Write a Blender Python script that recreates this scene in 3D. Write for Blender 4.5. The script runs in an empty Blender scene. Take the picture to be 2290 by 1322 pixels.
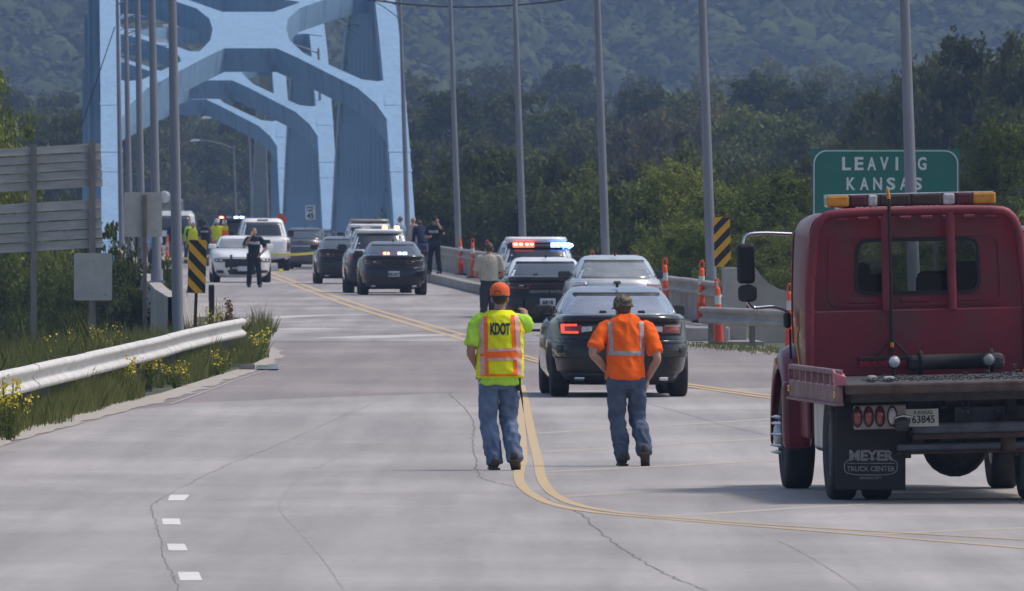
import bpy, bmesh, math, random
import numpy as np
from mathutils import Vector, Matrix, noise
from mathutils.bvhtree import BVHTree
R = math.radians
sc = bpy.context.scene
COL = sc.collection

# ------------------------------------------------------------------ camera
# telephoto view down a flat road: a photo row gives the distance of anything that stands on the road
F = 30000.0      # focal length in photo pixels (photo is 2290 wide)
CX, HY, CH = 1145.0, 443.0, 2.68   # centre column, horizon row, camera height
cam = bpy.data.cameras.new('camera')
cam.sensor_width = 36.0
cam.lens = 36.0 * F / 2290.0
cam.clip_start = 1.0
cam.clip_end = 12000.0
cam.dof.use_dof = True
cam.dof.focus_distance = 150.0
cam.dof.aperture_fstop = 20.0
camo = bpy.data.objects.new('camera', cam)
COL.objects.link(camo)
camo.location = (0, 0, CH)
camo.rotation_euler = (R(90) - math.atan((661 - HY) / F), 0, 0)
sc.camera = camo

# ------------------------------------------------------------------ sky, sun, exposure
SUN_EL, SUN_AZ = R(60), R(74)      # azimuth clockwise from the view direction: high, from the right and a little ahead
w = bpy.data.worlds.new('World'); sc.world = w; w.use_nodes = True
nt = w.node_tree
bg = nt.nodes['Background']
sky = nt.nodes.new('ShaderNodeTexSky'); sky.sky_type = 'NISHITA'; sky.sun_disc = False
sky.sun_elevation = SUN_EL; sky.sun_rotation = SUN_AZ
sky.air_density = 1.0; sky.dust_density = 4.0; sky.altitude = 200
nt.links.new(sky.outputs[0], bg.inputs[0]); bg.inputs[1].default_value = 0.15
sl = bpy.data.lights.new('sun', 'SUN'); sl.energy = 1.9; sl.angle = R(12); sl.color = (1, .93, .84)
so = bpy.data.objects.new('sun', sl); COL.objects.link(so)
sdir = Vector((math.sin(SUN_AZ) * math.cos(SUN_EL), math.cos(SUN_AZ) * math.cos(SUN_EL), math.sin(SUN_EL)))
so.rotation_euler = sdir.to_track_quat('Z', 'Y').to_euler()
so.location = (60, 100, 80)
sc.view_settings.view_transform = 'Standard'
sc.view_settings.look = 'None'
sc.view_settings.exposure = 0.16
sc.view_settings.gamma = 1.0
sc.view_settings.use_curve_mapping = False
sc.cycles.use_denoising = True
try:
    sc.cycles.denoiser = 'OPENIMAGEDENOISE'
except Exception:
    pass
sc.cycles.max_bounces = 6
sc.cycles.transparent_max_bounces = 16
sc.cycles.volume_bounces = 0
sc.render.film_transparent = False

# ------------------------------------------------------------------ places
def G(px, py, z=0.0):
    s = (py - HY) / (CH - z); d = F / s
    return Vector(((px - CX) / s, d, z))
def at(px, d, z=0.0):
    return Vector(((px - CX) * d / F, d, z))
def zat(py, d):
    return CH + (HY - py) * d / F
BS = 0.033                      # the bridge heads this far to the left per metre
BANG = math.atan(BS)
def deckz(d):
    return 0.0 if d < 770 else -(d - 770) * 0.014
def BR(xb, d, z=0.0):
    return Vector((xb - BS * d, d, z + deckz(d)))

# ------------------------------------------------------------------ materials
MATS = {}
def node(nt, t, **k):
    n = nt.nodes.new(t)
    for a, b in k.items():
        setattr(n, a, b)
    return n
def mat(name, c, rough=.6, metal=0.0, var=.12, scale=6.0, bump=0.0, c2=None, coat=0.0, emit=None, es=0.0,
        coord='Object', detail=4.0, stretch=None, spec=.5, trans=0.0, alpha=1.0, rvar=0.0, bscale=None, thr=(.35, .65)):
    if name in MATS:
        return MATS[name]
    m = bpy.data.materials.new(name); m.use_nodes = True; MATS[name] = m
    nt = m.node_tree; b = nt.nodes['Principled BSDF']
    b.inputs['Roughness'].default_value = rough
    b.inputs['Metallic'].default_value = metal
    b.inputs['Specular IOR Level'].default_value = spec
    b.inputs['Coat Weight'].default_value = coat
    b.inputs['Coat Roughness'].default_value = .05
    b.inputs['Transmission Weight'].default_value = trans
    b.inputs['Alpha'].default_value = alpha
    b.inputs['Base Color'].default_value = (*c, 1)
    if emit:
        b.inputs['Emission Color'].default_value = (*emit, 1)
        b.inputs['Emission Strength'].default_value = es
    if var or bump or c2:
        if coord == 'World':
            g = node(nt, 'ShaderNodeNewGeometry'); co = g.outputs['Position']
        else:
            g = node(nt, 'ShaderNodeTexCoord'); co = g.outputs['Object']
        if stretch:
            mp = node(nt, 'ShaderNodeMapping'); mp.inputs['Scale'].default_value = stretch
            nt.links.new(co, mp.inputs[0]); co = mp.outputs[0]
        nz = node(nt, 'ShaderNodeTexNoise'); nz.inputs['Scale'].default_value = scale; nz.inputs['Detail'].default_value = detail
        nz.inputs['Roughness'].default_value = .62
        nt.links.new(co, nz.inputs['Vector'])
        cr = node(nt, 'ShaderNodeValToRGB')
        cr.color_ramp.elements[0].position = thr[0]; cr.color_ramp.elements[1].position = thr[1]
        lo = tuple(max(0, x * (1 - var)) for x in c); hi = tuple(min(1, x * (1 + var)) for x in c)
        if c2:
            lo, hi = c, c2
        cr.color_ramp.elements[0].color = (*lo, 1); cr.color_ramp.elements[1].color = (*hi, 1)
        nt.links.new(nz.outputs[0], cr.inputs[0]); nt.links.new(cr.outputs[0], b.inputs['Base Color'])
        if rvar:
            mr = node(nt, 'ShaderNodeMapRange'); mr.inputs[3].default_value = max(0, rough - rvar); mr.inputs[4].default_value = min(1, rough + rvar)
            nt.links.new(nz.outputs[0], mr.inputs[0]); nt.links.new(mr.outputs[0], b.inputs['Roughness'])
        if bump:
            bn = node(nt, 'ShaderNodeBump'); bn.inputs['Strength'].default_value = bump; bn.inputs['Distance'].default_value = .02
            n2 = node(nt, 'ShaderNodeTexNoise'); n2.inputs['Scale'].default_value = bscale or scale * 4; n2.inputs['Detail'].default_value = 4
            nt.links.new(co, n2.inputs['Vector'])
            nt.links.new(n2.outputs[0], bn.inputs['Height']); nt.links.new(bn.outputs[0], b.inputs['Normal'])
    return m

def leafmat(name, c1, c2, c3=None, tr=.25):
    m = bpy.data.materials.new(name); m.use_nodes = True; MATS[name] = m
    nt = m.node_tree; nt.nodes.clear()
    out = node(nt, 'ShaderNodeOutputMaterial')
    df = node(nt, 'ShaderNodeBsdfDiffuse'); tl = node(nt, 'ShaderNodeBsdfTranslucent')
    mx = node(nt, 'ShaderNodeMixShader'); mx.inputs[0].default_value = tr
    g = node(nt, 'ShaderNodeTexCoord')
    nz = node(nt, 'ShaderNodeTexNoise'); nz.inputs['Scale'].default_value = .55; nz.inputs['Detail'].default_value = 3
    nt.links.new(g.outputs['Object'], nz.inputs['Vector'])
    oi = node(nt, 'ShaderNodeObjectInfo')
    gi = node(nt, 'ShaderNodeNewGeometry')
    ad = node(nt, 'ShaderNodeMath', operation='MULTIPLY_ADD'); ad.inputs[1].default_value = .45; 
    nt.links.new(oi.outputs['Random'], ad.inputs[0]); nt.links.new(nz.outputs[0], ad.inputs[2])
    ad2 = node(nt, 'ShaderNodeMath', operation='MULTIPLY_ADD'); ad2.inputs[1].default_value = .3
    nt.links.new(gi.outputs['Random Per Island'], ad2.inputs[0]); nt.links.new(ad.outputs[0], ad2.inputs[2])
    cr = node(nt, 'ShaderNodeValToRGB')
    cr.color_ramp.elements[0].position = .4; cr.color_ramp.elements[1].position = 1.05
    cr.color_ramp.elements[0].color = (*c1, 1); cr.color_ramp.elements[1].color = (*c2, 1)
    if c3:
        e = cr.color_ramp.elements.new(.8); e.color = (*c3, 1)
    nt.links.new(ad2.outputs[0], cr.inputs[0])
    nt.links.new(cr.outputs[0], df.inputs[0]); nt.links.new(cr.outputs[0], tl.inputs[0])
    nt.links.new(df.outputs[0], mx.inputs[1]); nt.links.new(tl.outputs[0], mx.inputs[2])
    nt.links.new(mx.outputs[0], out.inputs[0])
    return m

# ------------------------------------------------------------------ object helpers
def link(name, me, parent=None, m=None, loc=None, rz=None, smooth=False):
    if m is not None:
        if len(me.materials) == 0:
            me.materials.append(m)
    o = bpy.data.objects.new(name, me); COL.objects.link(o)
    if parent is not None:
        o.parent = parent
    if loc is not None:
        o.location = loc
    if rz is not None:
        o.rotation_euler = (0, 0, rz)
    if smooth and me is not None:
        me.polygons.foreach_set('use_smooth', [True] * len(me.polygons))
    return o
def empty(name, loc, rz, label, cat, group=None):
    o = bpy.data.objects.new(name, None); COL.objects.link(o)
    o.location = loc; o.rotation_euler = (0, 0, rz); o.empty_display_size = .2
    o['label'] = label; o['category'] = cat
    if group: o['group'] = group
    return o
def tag(o, label, cat, group=None):
    o['label'] = label; o['category'] = cat
    if group: o['group'] = group
    return o
def struct(o):
    o['kind'] = 'structure'; return o
def stuff(o, label=None, cat=None):
    o['kind'] = 'stuff'
    if label: o['label'] = label
    if cat: o['category'] = cat
    return o
def pyd(name, v, f):
    me = bpy.data.meshes.new(name); me.from_pydata([tuple(p) for p in v], [], [tuple(q) for q in f]); me.update(); return me
def copy_tree(o, parent=None):
    c = o.copy(); COL.objects.link(c); c.parent = parent
    for ch in list(o.children):
        copy_tree(ch, c)
    return c

class MB:
    """collects shapes, becomes ONE mesh"""
    def __init__(s): s.v = []; s.f = []; s.sm = []
    def add(s, v, f, smooth=False):
        o = len(s.v); s.v += [Vector(p) for p in v]; s.f += [tuple(i + o for i in q) for q in f]; s.sm += [smooth] * len(f)
        return s
    def box(s, c, d, rot=None, bev=0.0):
        x, y, z = [a / 2 for a in d]
        if bev > 0:
            b = min(bev, x * .9, y * .9, z * .9)
            bm = bmesh.new(); bmesh.ops.create_cube(bm, size=1.0)
            for q in bm.verts: q.co = Vector((q.co.x * d[0], q.co.y * d[1], q.co.z * d[2]))
            bmesh.ops.bevel(bm, geom=bm.edges[:], offset=b, segments=2, affect='EDGES', profile=.5)
            bm.verts.index_update()
            v = [q.co.copy() for q in bm.verts]; f = [[q.index for q in p.verts] for p in bm.faces]; bm.free()
        else:
            v = [Vector(p) for p in ((-x,-y,-z),(x,-y,-z),(x,y,-z),(-x,y,-z),(-x,-y,z),(x,-y,z),(x,y,z),(-x,y,z))]
            f = [(0,3,2,1),(4,5,6,7),(0,1,5,4),(1,2,6,5),(2,3,7,6),(3,0,4,7)]
        if rot is not None: v = [rot @ p for p in v]
        c = Vector(c)
        return s.add([p + c for p in v], f)
    def hexa(s, p8):
        return s.add(p8, [(0,3,2,1),(4,5,6,7),(0,1,5,4),(1,2,6,5),(2,3,7,6),(3,0,4,7)])
    def tube(s, pts, r, n=8, caps=True, smooth=True):
        pts = [Vector(p) for p in pts]; rs = r if isinstance(r, (list, tuple)) else [r] * len(pts)
        v = []; f = []; up0 = None
        for i, p in enumerate(pts):
            t = (pts[min(i + 1, len(pts) - 1)] - pts[max(i - 1, 0)]).normalized()
            if up0 is None:
                a = Vector((0, 0, 1)) if abs(t.z) < .9 else Vector((1, 0, 0))
                u = t.cross(a).normalized()
            else:
                u = (up0 - t * up0.dot(t)).normalized()
            up0 = u; w_ = t.cross(u)
            for k in range(n):
                an = 2 * math.pi * k / n
                v.append(p + (u * math.cos(an) + w_ * math.sin(an)) * rs[i])
        for i in range(len(pts) - 1):
            for k in range(n):
                k2 = (k + 1) % n
                f.append((i*n+k, i*n+k2, (i+1)*n+k2, (i+1)*n+k))
        s.add(v, f, smooth)
        if caps:
            m = len(pts) - 1
            s.add(v[:n], [tuple(reversed(range(n)))]); s.add(v[m*n:], [tuple(range(n))])
        return s
    def cyl(s, a, b, r, n=16, r2=None):
        return s.tube([a, b], [r, r if r2 is None else r2], n)
    def prism(s, poly, ext):
        """poly: list of 3d points (planar, ordered); ext: vector"""
        n = len(poly); ext = Vector(ext); v = [Vector(p) for p in poly] + [Vector(p) + ext for p in poly]
        f = [tuple(range(n))[::-1], tuple(range(n, 2*n))] + [(i, (i+1) % n, (i+1) % n + n, i + n) for i in range(n)]
        return s.add(v, f)
    def lathe(s, prof, n=20, axis='Z', c=(0,0,0), smooth=True):
        """prof: (r, h) list"""
        v = []; f = []
        for r, h in prof:
            for k in range(n):
                a = 2*math.pi*k/n
                p = (r*math.cos(a), r*math.sin(a), h)
                if axis == 'X': p = (h, r*math.cos(a), r*math.sin(a))
                if axis == 'Y': p = (r*math.cos(a), h, r*math.sin(a))
                v.append(Vector(p) + Vector(c))
        for i in range(len(prof) - 1):
            for k in range(n):
                k2 = (k+1) % n; f.append((i*n+k, i*n+k2, (i+1)*n+k2, (i+1)*n+k))
        s.add(v, f, smooth)
        return s
    def mesh(s, name='m'):
        me = pyd(name, s.v, s.f)
        me.polygons.foreach_set('use_smooth', s.sm)
        bm = bmesh.new(); bm.from_mesh(me); bmesh.ops.recalc_face_normals(bm, faces=bm.faces[:]); bm.to_mesh(me); bm.free()
        return me
    def build(s, name, m, parent=None, loc=None, rz=None):
        return link(name, s.mesh(name), parent, m, loc, rz)

def ribbon(pts, wid, z=0.0, name='line'):
    """flat strip along ground polyline (x,y) with width wid (metres)"""
    pts = [Vector((p[0], p[1], 0)) for p in pts]; v = []; f = []
    ws = wid if isinstance(wid, (list, tuple)) else [wid] * len(pts)
    for i, p in enumerate(pts):
        t = (pts[min(i+1, len(pts)-1)] - pts[max(i-1, 0)]).normalized()
        n = Vector((-t.y, t.x, 0)) * ws[i] / 2
        v += [p + n + Vector((0,0,z)), p - n + Vector((0,0,z))]
    for i in range(len(pts)-1):
        f.append((2*i+1, 2*i+3, 2*i+2, 2*i))
    return pyd(name, v, f)
def spline(pts, n=8):
    """Catmull-Rom through points"""
    pts = [Vector(p) for p in pts]; out = []
    for i in range(len(pts)-1):
        p0 = pts[max(i-1, 0)]; p1 = pts[i]; p2 = pts[i+1]; p3 = pts[min(i+2, len(pts)-1)]
        for k in range(n):
            t = k / n
            out.append(.5*((2*p1) + (p2-p0)*t + (2*p0-5*p1+4*p2-p3)*t*t + (3*p1-p0-3*p2+p3)*t**3))
    out.append(pts[-1]); return out
_tc = {}
def text_mesh(txt, size, depth=0.0, bold=0.0, sx=1.0, align='CENTER'):
    """text lying in the XZ plane, readable from -Y, centred"""
    cu = bpy.data.curves.new('text', 'FONT'); cu.body = txt; cu.size = size; cu.align_x = align; cu.align_y = 'CENTER'
    cu.offset = bold; cu.extrude = depth; cu.resolution_u = 3
    o = bpy.data.objects.new('text', cu); COL.objects.link(o)
    dg = bpy.context.evaluated_depsgraph_get(); dg.update()
    me = bpy.data.meshes.new_from_object(o.evaluated_get(dg))
    bpy.data.objects.remove(o); bpy.data.curves.remove(cu)
    for v in me.vertices:
        x, y, z = v.co; v.co = (x*sx, -z, y)
    me.update(); me.materials.clear()
    return me
# ================================================================== the setting
def sstep(a, b, x):
    t = min(1, max(0, (x - a) / (b - a))); return t * t * (3 - 2 * t)
def hill(x, y):
    a = sstep(2100, 3300, y)
    return -9 + a * (96 + 14 * math.sin(x * .011 + 1) + 9 * math.sin(x * .027 + y * .004))
def terr(x, y):
    z = -.06
    left = -5.75 + (y - 148) * .018          # the roadside line on the left
    off = left - 0.5 - x
    if off > 0: z -= .12 * min(off, 30) + .02 * max(0, min(off, 30) - 3)
    k = sstep(262, 330, y) if x < -BS*y + 7 else sstep(335, 440, y)
    z = z * (1 - k) + hill(x, y) * k
    return z
ys = list(range(20, 240, 10)) + list(range(240, 360, 6)) + list(range(360, 1000, 40)) + list(range(1000, 2100, 100)) + list(range(2100, 3500, 50)) + [3600, 4200, 5200, 6500]
xs = [-1600, -900, -500, -300, -220, -160, -120, -90, -70, -55, -44, -36, -30, -25] + [-22 + i * 1.5 for i in range(34)] + [30, 36, 44, 55, 70, 90, 120, 160, 220, 300, 500, 900, 1600]
tv = [(x, y, terr(x, y)) for y in ys for x in xs]; nx = len(xs)
tf = [(j*nx+i, j*nx+i+1, (j+1)*nx+i+1, (j+1)*nx+i) for j in range(len(ys)-1) for i in range(nx-1)]
M_soil = mat('soil_grass', (.035, .05, .02), .95, var=0, c2=(.09, .10, .045), scale=.7, coord='World', bump=.5)
struct(link('ground', pyd('ground', tv, tf), None, M_soil, smooth=True))

# ---- road surfaces
def poly_sheet(name, pts, z, m, sub=0):
    bm = bmesh.new(); vs = [bm.verts.new((p[0], p[1], z)) for p in pts]
    bm.faces.new(vs); bmesh.ops.triangulate(bm, faces=bm.faces[:])
    bmesh.ops.recalc_face_normals(bm, faces=bm.faces[:])
    me = bpy.data.meshes.new(name); bm.to_mesh(me); bm.free()
    if me.polygons[0].normal.z < 0: me.flip_normals()
    return link(name, me, None, m)
def roadmat(name, c, dark, stain, jscale=.35, tint=(1, 1, 1)):
    m = bpy.data.materials.new(name); m.use_nodes = True; nt = m.node_tree; b = nt.nodes['Principled BSDF']
    g = node(nt, 'ShaderNodeNewGeometry'); L = nt.links.new
    def nz(scale, det, st=None, ro=.6):
        n = node(nt, 'ShaderNodeTexNoise'); n.inputs['Scale'].default_value = scale; n.inputs['Detail'].default_value = det; n.inputs['Roughness'].default_value = ro
        co = g.outputs['Position']
        if st:
            mp = node(nt, 'ShaderNodeMapping'); mp.inputs['Scale'].default_value = st[:3]; mp.inputs['Rotation'].default_value = (0, 0, st[3]); L(co, mp.inputs[0]); co = mp.outputs[0]
        L(co, n.inputs['Vector']); return n.outputs[0]
    def ramp(fac, p0, p1, c0, c1):
        r = node(nt, 'ShaderNodeValToRGB'); r.color_ramp.elements[0].position = p0; r.color_ramp.elements[1].position = p1
        r.color_ramp.elements[0].color = (*c0, 1); r.color_ramp.elements[1].color = (*c1, 1); L(fac, r.inputs[0]); return r.outputs[0]
    def mul(a, bb, f=1.0):
        x = node(nt, 'ShaderNodeMix', data_type='RGBA', blend_type='MULTIPLY'); x.inputs[0].default_value = f; L(a, x.inputs[6]); L(bb, x.inputs[7]); return x.outputs[2]
    base = ramp(nz(.25, 5), .3, .7, c, tuple(q * 1.12 for q in c))
    fine = ramp(nz(9, 6, None, .75), .3, .7, (.80,)*3, (1.10, 1.10, 1.10))
    col = mul(base, fine)
    # wheel-path polish and drips run along the road, tined joints across
    st = ramp(nz(1.0, 4, (1.3, .035, 1, .05)), .38, .62, stain, (1.04, 1.04, 1.04))
    col = mul(col, st)
    pt = ramp(nz(.16, 4, (1.0, .6, 1, .3)), .46, .60, dark, (1, 1, 1))
    col = mul(col, pt)
    L(col, b.inputs['Base Color'])
    b.inputs['Roughness'].default_value = .82
    bn = node(nt, 'ShaderNodeBump'); bn.inputs['Strength'].default_value = .25; bn.inputs['Distance'].default_value = .01
    L(nz(30, 5), bn.inputs['Height']); L(bn.outputs[0], b.inputs['Normal'])
    return m
M_conc = roadmat('worn_concrete', (.358, .337, .328), (.80, .80, .80), (.82, .82, .82))
M_asph = roadmat('old_asphalt', (.262, .232, .226), (.83, .82, .83), (.85, .84, .85))
M_deck = roadmat('deck_concrete', (.350, .325, .316), (.74, .74, .75), (.78, .78, .79))

left_edge = [(-1400, 1560), (-700, 1250), (-300, 1105), (0, 992), (200, 935), (360, 897), (480, 857), (560, 832), (612, 808), (628, 797), (610, 781), (545, 767), (440, 763)]
right_edge = [(1535, 764), (1640, 776), (1760, 793), (2050, 815), (2400, 845), (3300, 930), (5200, 1100), (6500, 1560)]
le = [G(*p) for p in left_edge]; re_ = [G(*p) for p in right_edge]
struct(poly_sheet('road', le + re_, 0.0, M_asph))
# near concrete: from the joint towards the camera
joint = [(-40, 1012), (120, 966), (300, 917), (420, 902), (650, 892), (1000, 880), (1400, 872), (1760, 868), (2400, 880), (3300, 935)]
jp = [G(*p) for p in joint]
near = [G(-1400, 1560), G(-700, 1250), G(-300, 1105)] + jp + [G(5100, 1110), G(6400, 1550)]
slab = struct(poly_sheet('concrete_pavement', near, 0.003, M_conc))
# shoulder of dirt and gravel below the left rail, and on the right past the asphalt
M_dirt = mat('sandy_dirt', (.30, .27, .235), .95, var=0, c2=(.40, .37, .33), scale=2.5, coord='World', bump=.6, detail=8)
def rough_edge(pts, seed, amp=.10, step=.6):
    out = []; rr = random.Random(seed)
    for a, b_ in zip(pts, pts[1:]):
        n = max(1, int((b_-a).length/step))
        for k in range(n):
            q = a.lerp(b_, k/n); w_ = noise.noise(Vector((q.x*1.3, q.y*.55, seed)))*amp*1.6 + rr.gauss(0, amp*.22); out.append(q + Vector((w_, 0, 0)))
    return out + [pts[-1]]
sh = [G(-1400, 1530), G(-300, 1085), G(0, 972), G(200, 915), G(360, 880), G(480, 842), G(560, 818), G(600, 797), G(585, 785), G(560, 775)]
outer = [p for p in reversed([G(-1400, 1566), G(-300, 1112), G(0, 997), G(200, 940), G(360, 901), G(480, 862), G(560, 836), G(618, 810), G(636, 797), G(616, 778)])]
struct(poly_sheet('dirt_shoulder', sh + rough_edge(outer, 3), 0.006, M_dirt))
shr = [G(1560, 765), G(1760, 783), G(2050, 803), G(2400, 830), G(3300, 915), G(3300, 932), G(2400, 848), G(2050, 818), G(1760, 795), G(1600, 777)]
shr = rough_edge(shr[:5], 5, .25, 1.5) + rough_edge(shr[5:], 6, .2, 1.5)
struct(poly_sheet('gravel_shoulder', shr, 0.005, M_dirt))
# storm drain at the corner
M_wet = mat('drain_water', (.035, .05, .06), .12, var=.1)
M_iron = mat('drain_iron', (.10, .10, .11), .7, .3, var=.2, scale=12)
g0 = G(598, 824)
dr = empty('storm_drain', (g0.x, g0.y, 0.014), .02, 'dark puddled storm drain at the pavement corner near the rail end', 'drain')
MB().box((0, 0, .004), (.34, 5.0, .008)).build('puddle', M_wet, dr)
b = MB()
for i in range(6): b.box((-.32, -2 + i*.8, .014), (.25, .3, .02))
b.build('grate', M_iron, dr)

# ---- paint
M_yel = mat('yellow_paint', (.54, .35, .115), .75, var=0, c2=(.42, .345, .245), scale=5, coord='World', detail=8, thr=(.32, .62))
M_yel2 = mat('worn_yellow_paint', (.41, .34, .245), .8, var=0, c2=(.36, .335, .312), scale=3.5, coord='World', detail=8, thr=(.3, .6))
M_wht = mat('white_paint', (.60, .59, .57), .7, var=.12, scale=6, coord='World')
M_wht2 = mat('worn_white_paint', (.47, .445, .43), .8, var=.15, scale=2, coord='World')
M_tar = mat('tarred_crack', (.125, .115, .11), .8, var=.3, scale=3, coord='World')
M_seam = mat('filled_seam', (.27, .248, .24), .85, var=.25, scale=2, coord='World')
M_seam2 = mat('faint_joint', (.285, .265, .262), .85, var=.2, scale=1.5, coord='World')
def paint(name, pts, wd, m, z, n=8, parent=None):
    p = spline([G(*q) for q in pts], n)
    o = link(name, ribbon(p, wd, z), None, m); o['kind'] = 'structure'; return o
# double centre line: along the bridge, then on to the walkers' feet and away to the right
mid = [(7.05, 1000), (7.05, 760), (7.05, 500), (7.05, 420), (7.10, 340), (7.30, 300), (7.48, 272), (7.62, 253)]
for off in (-.17, .17):
    p = [BR(x + off, d) for x, d in mid]
    p = spline(p + [G(1100 + off*60, 777 - off*20), G(1165, 797 - off*14), G(1225, 813 - off*13), G(1370, 839 - off*13), G(1500, 857 - off*13), G(1570, 867 - off*14), G(1660, 880 - off*15), G(1760, 893 - off*16), G(2000, 920 - off*18), G(2400, 960 - off*20)], 6)
    o = link('yellow_line', ribbon(p, .15, .0085), None, M_yel); o['kind'] = 'structure'
    for v in o.data.vertices:
        v.co.z += deckz(v.co.y)
paint('yellow_line', [(1157, 862), (1160, 885), (1163, 930), (1167, 985), (1168, 1030), (1160, 1062), (1168, 1088), (1195, 1110), (1240, 1130), (1330, 1147), (1500, 1163), (1700, 1179), (2000, 1203), (2350, 1232), (2800, 1265)], .10, M_yel, .0065)
paint('yellow_line', [(1166, 862), (1172, 885), (1181, 930), (1192, 985), (1203, 1030), (1209, 1062), (1219, 1085), (1240, 1107), (1290, 1130), (1390, 1148), (1560, 1163), (1740, 1176), (2000, 1192), (2350, 1212), (2800, 1235)], .10, M_yel, .0065)
for a, b_ in [((1198, 970), (1738, 937)), ((1206, 1012), (1735, 981)), ((1220, 1056), (1740, 1031)), ((1248, 1112), (1850, 1077)), ((1470, 1157), (2300, 1106)), ((1950, 1196), (2420, 1176))]:
    paint('yellow_hatch', [a, ((a[0]+b_[0])/2, (a[1]+b_[1])/2), b_], .22, M_yel2, .0045)
for x0, x1, x2, x3, y0, y1 in [(380, 424, 412, 375, 1108, 1121), (362, 401, 405, 364, 1161, 1175), (373, 413, 420, 377, 1218, 1233), (397, 444, 453, 402, 1281, 1300)]:
    q = [G(x0, y0), G(x1, y0), G(x2, y1), G(x3, y1)]
    o = link('white_dash', pyd('dash', [p + Vector((0, 0, .006)) for p in q], [(3, 2, 1, 0)]), None, M_wht); o['kind'] = 'structure'
paint('edge_line', [(380, 905), (450, 880), (540, 847), (640, 815)], .03, mat('dusty_edge_line', (.43, .40, .38), .85, var=.12, scale=2, coord='World'), .0075)
def crack(name, pts, wd, m, seed, jit=.012, par=None):
    rnd = random.Random(seed); p = spline([G(*q) for q in pts], 14)
    p = [Vector((q.x + rnd.gauss(0, jit), q.y, 0)) for q in p]
    o = link(name, ribbon(p, [wd * rnd.uniform(.5, 1.3) for _ in p], .0050), slab, m)
    return o
crack('crack', [(1003, 880), (1030, 905), (1054, 935), (1060, 960), (1057, 985), (1062, 1020), (1075, 1066), (1110, 1080), (1170, 1095), (1250, 1130), (1300, 1152), (1340, 1190), (1400, 1235), (1480, 1280), (1575, 1322), (1720, 1390)], .012, M_tar, 1)
crack('crack', [(830, 905), (700, 962), (600, 1005), (500, 1045), (420, 1085), (347, 1125), (342, 1150), (350, 1182), (365, 1250), (385, 1285), (400, 1322), (430, 1410)], .007, M_tar, 2)
crack('crack', [(1450, 905), (1530, 925), (1600, 946), (1720, 976)], .014, mat('grey_crack', (.20, .185, .18), .85, var=.2, coord='World'), 3)
crack('seam', [(860, 985), (760, 1022), (672, 1070), (640, 1100), (625, 1130), (635, 1155), (670, 1190), (720, 1250), (770, 1322), (840, 1420)], .014, M_seam2, 4, .004)
crack('seam', [(1740, 1210), (1800, 1240), (1880, 1290), (1960, 1345)], .012, M_seam2, 5, .004)
crack('crack', [(2240, 1110), (2290, 1128), (2350, 1150)], .02, M_tar, 6)

# ---- bridge deck
dd = [250, 300, 380, 480, 600, 700, 770, 900, 1100, 1450]
v = []; f = []
for d in dd:
    a, b_ = BR(1.78, d), BR(12.95, d)
    v += [a + Vector((0, 0, .004)), b_ + Vector((0, 0, .004)), b_ + Vector((0, 0, -1.2)), a + Vector((0, 0, -1.2))]
for i in range(len(dd)-1):
    for k in range(4):
        k2 = (k+1) % 4; f.append((4*i+k, 4*i+k2, 4*i+4+k2, 4*i+4+k))
f += [(0, 1, 2, 3), tuple(4*len(dd)-1-k for k in range(4))]
deck = MB().add(v, f).build('bridge_deck', M_deck); struct(deck)
def decal_ground(name, m, z, pts, wd, par):
    return link(name, ribbon(spline([G(*q) for q in pts], 5), wd, z), par, m)
for pts, wd in [([(556, 715), (690, 707), (830, 704)], .8), ([(640, 738), (720, 735)], 1.2), ([(770, 757), (900, 752), (1010, 749)], 1.4), ([(1010, 684), (1060, 683)], 1.0), ([(1040, 694), (1085, 693)], .8), ([(1300, 741), (1400, 744)], 1.2)]:
    decal_ground('patch', M_wht2, .0075, pts, wd, deck)
for pts, wd in [([(480, 690), (700, 684), (760, 682)], .35), ([(560, 727), (760, 720)], .3), ([(640, 748), (800, 743)], .25), ([(690, 752), (950, 741)], .3), ([(980, 720), (1050, 722)], .3), ([(450, 655), (640, 651)], .6), ([(600, 664), (690, 662)], .5)]:
    decal_ground('deck_seam', M_seam, .0078, pts, wd, deck)

# kerb and walkway on the right, parapet on the left
M_kerb = mat('kerb_concrete', (.28, .265, .245), .9, var=.28, scale=1.6, coord='World', bump=.5, detail=8)
M_para = mat('parapet_concrete', (.33, .31, .285), .88, var=.22, scale=.9, coord='World', bump=.3, detail=8)
def long_box(name, xa, xb_, za, zb, ds, m, taper0=None):
    v = []; f = []
    for d in ds:
        v += [BR(xa, d, za), BR(xb_, d, za), BR(xb_, d, zb), BR(xa, d, zb)]
    for i in range(len(ds)-1):
        for k in range(4):
            k2 = (k+1) % 4; f.append((4*i+k, 4*i+k2, 4*i+4+k2, 4*i+4+k))
    f += [(0, 1, 2, 3), tuple(4*len(ds)-1-k for k in range(4))]
    return MB().add(v, f).build(name, m)
rds = [254, 300, 400, 500, 600, 770, 900, 1100, 1450]
rnd = random.Random(3)
kw = empty('kerb', BR(11.4, 251), BANG, 'long raised concrete walkway kerb along the right edge of the bridge deck', 'kerb')
d = 251.0
while d < 640:
    L = 6.0 if d < 400 else 12.0
    if d > 560: L = 40
    zt = .27 + rnd.uniform(-.012, .012); x0 = 11.4 + rnd.uniform(-.03, .03)
    o = MB().box(((x0 + 12.36)/2 - 11.4, d - 251 + L/2, zt/2), (12.36 - x0, L - .05, zt), bev=.03).build('kerb_stone', M_kerb, kw)
    d += L
pr = tag(long_box('bridge_parapet', 12.40, 12.72, .0, .80, rds, M_para), 'concrete parapet behind the steel rail on the right of the bridge', 'parapet')
pl = tag(long_box('bridge_parapet', 1.75, 2.12, .0, .82, rds[1:], M_para), 'plain concrete parapet on the left edge of the bridge', 'parapet')

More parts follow.
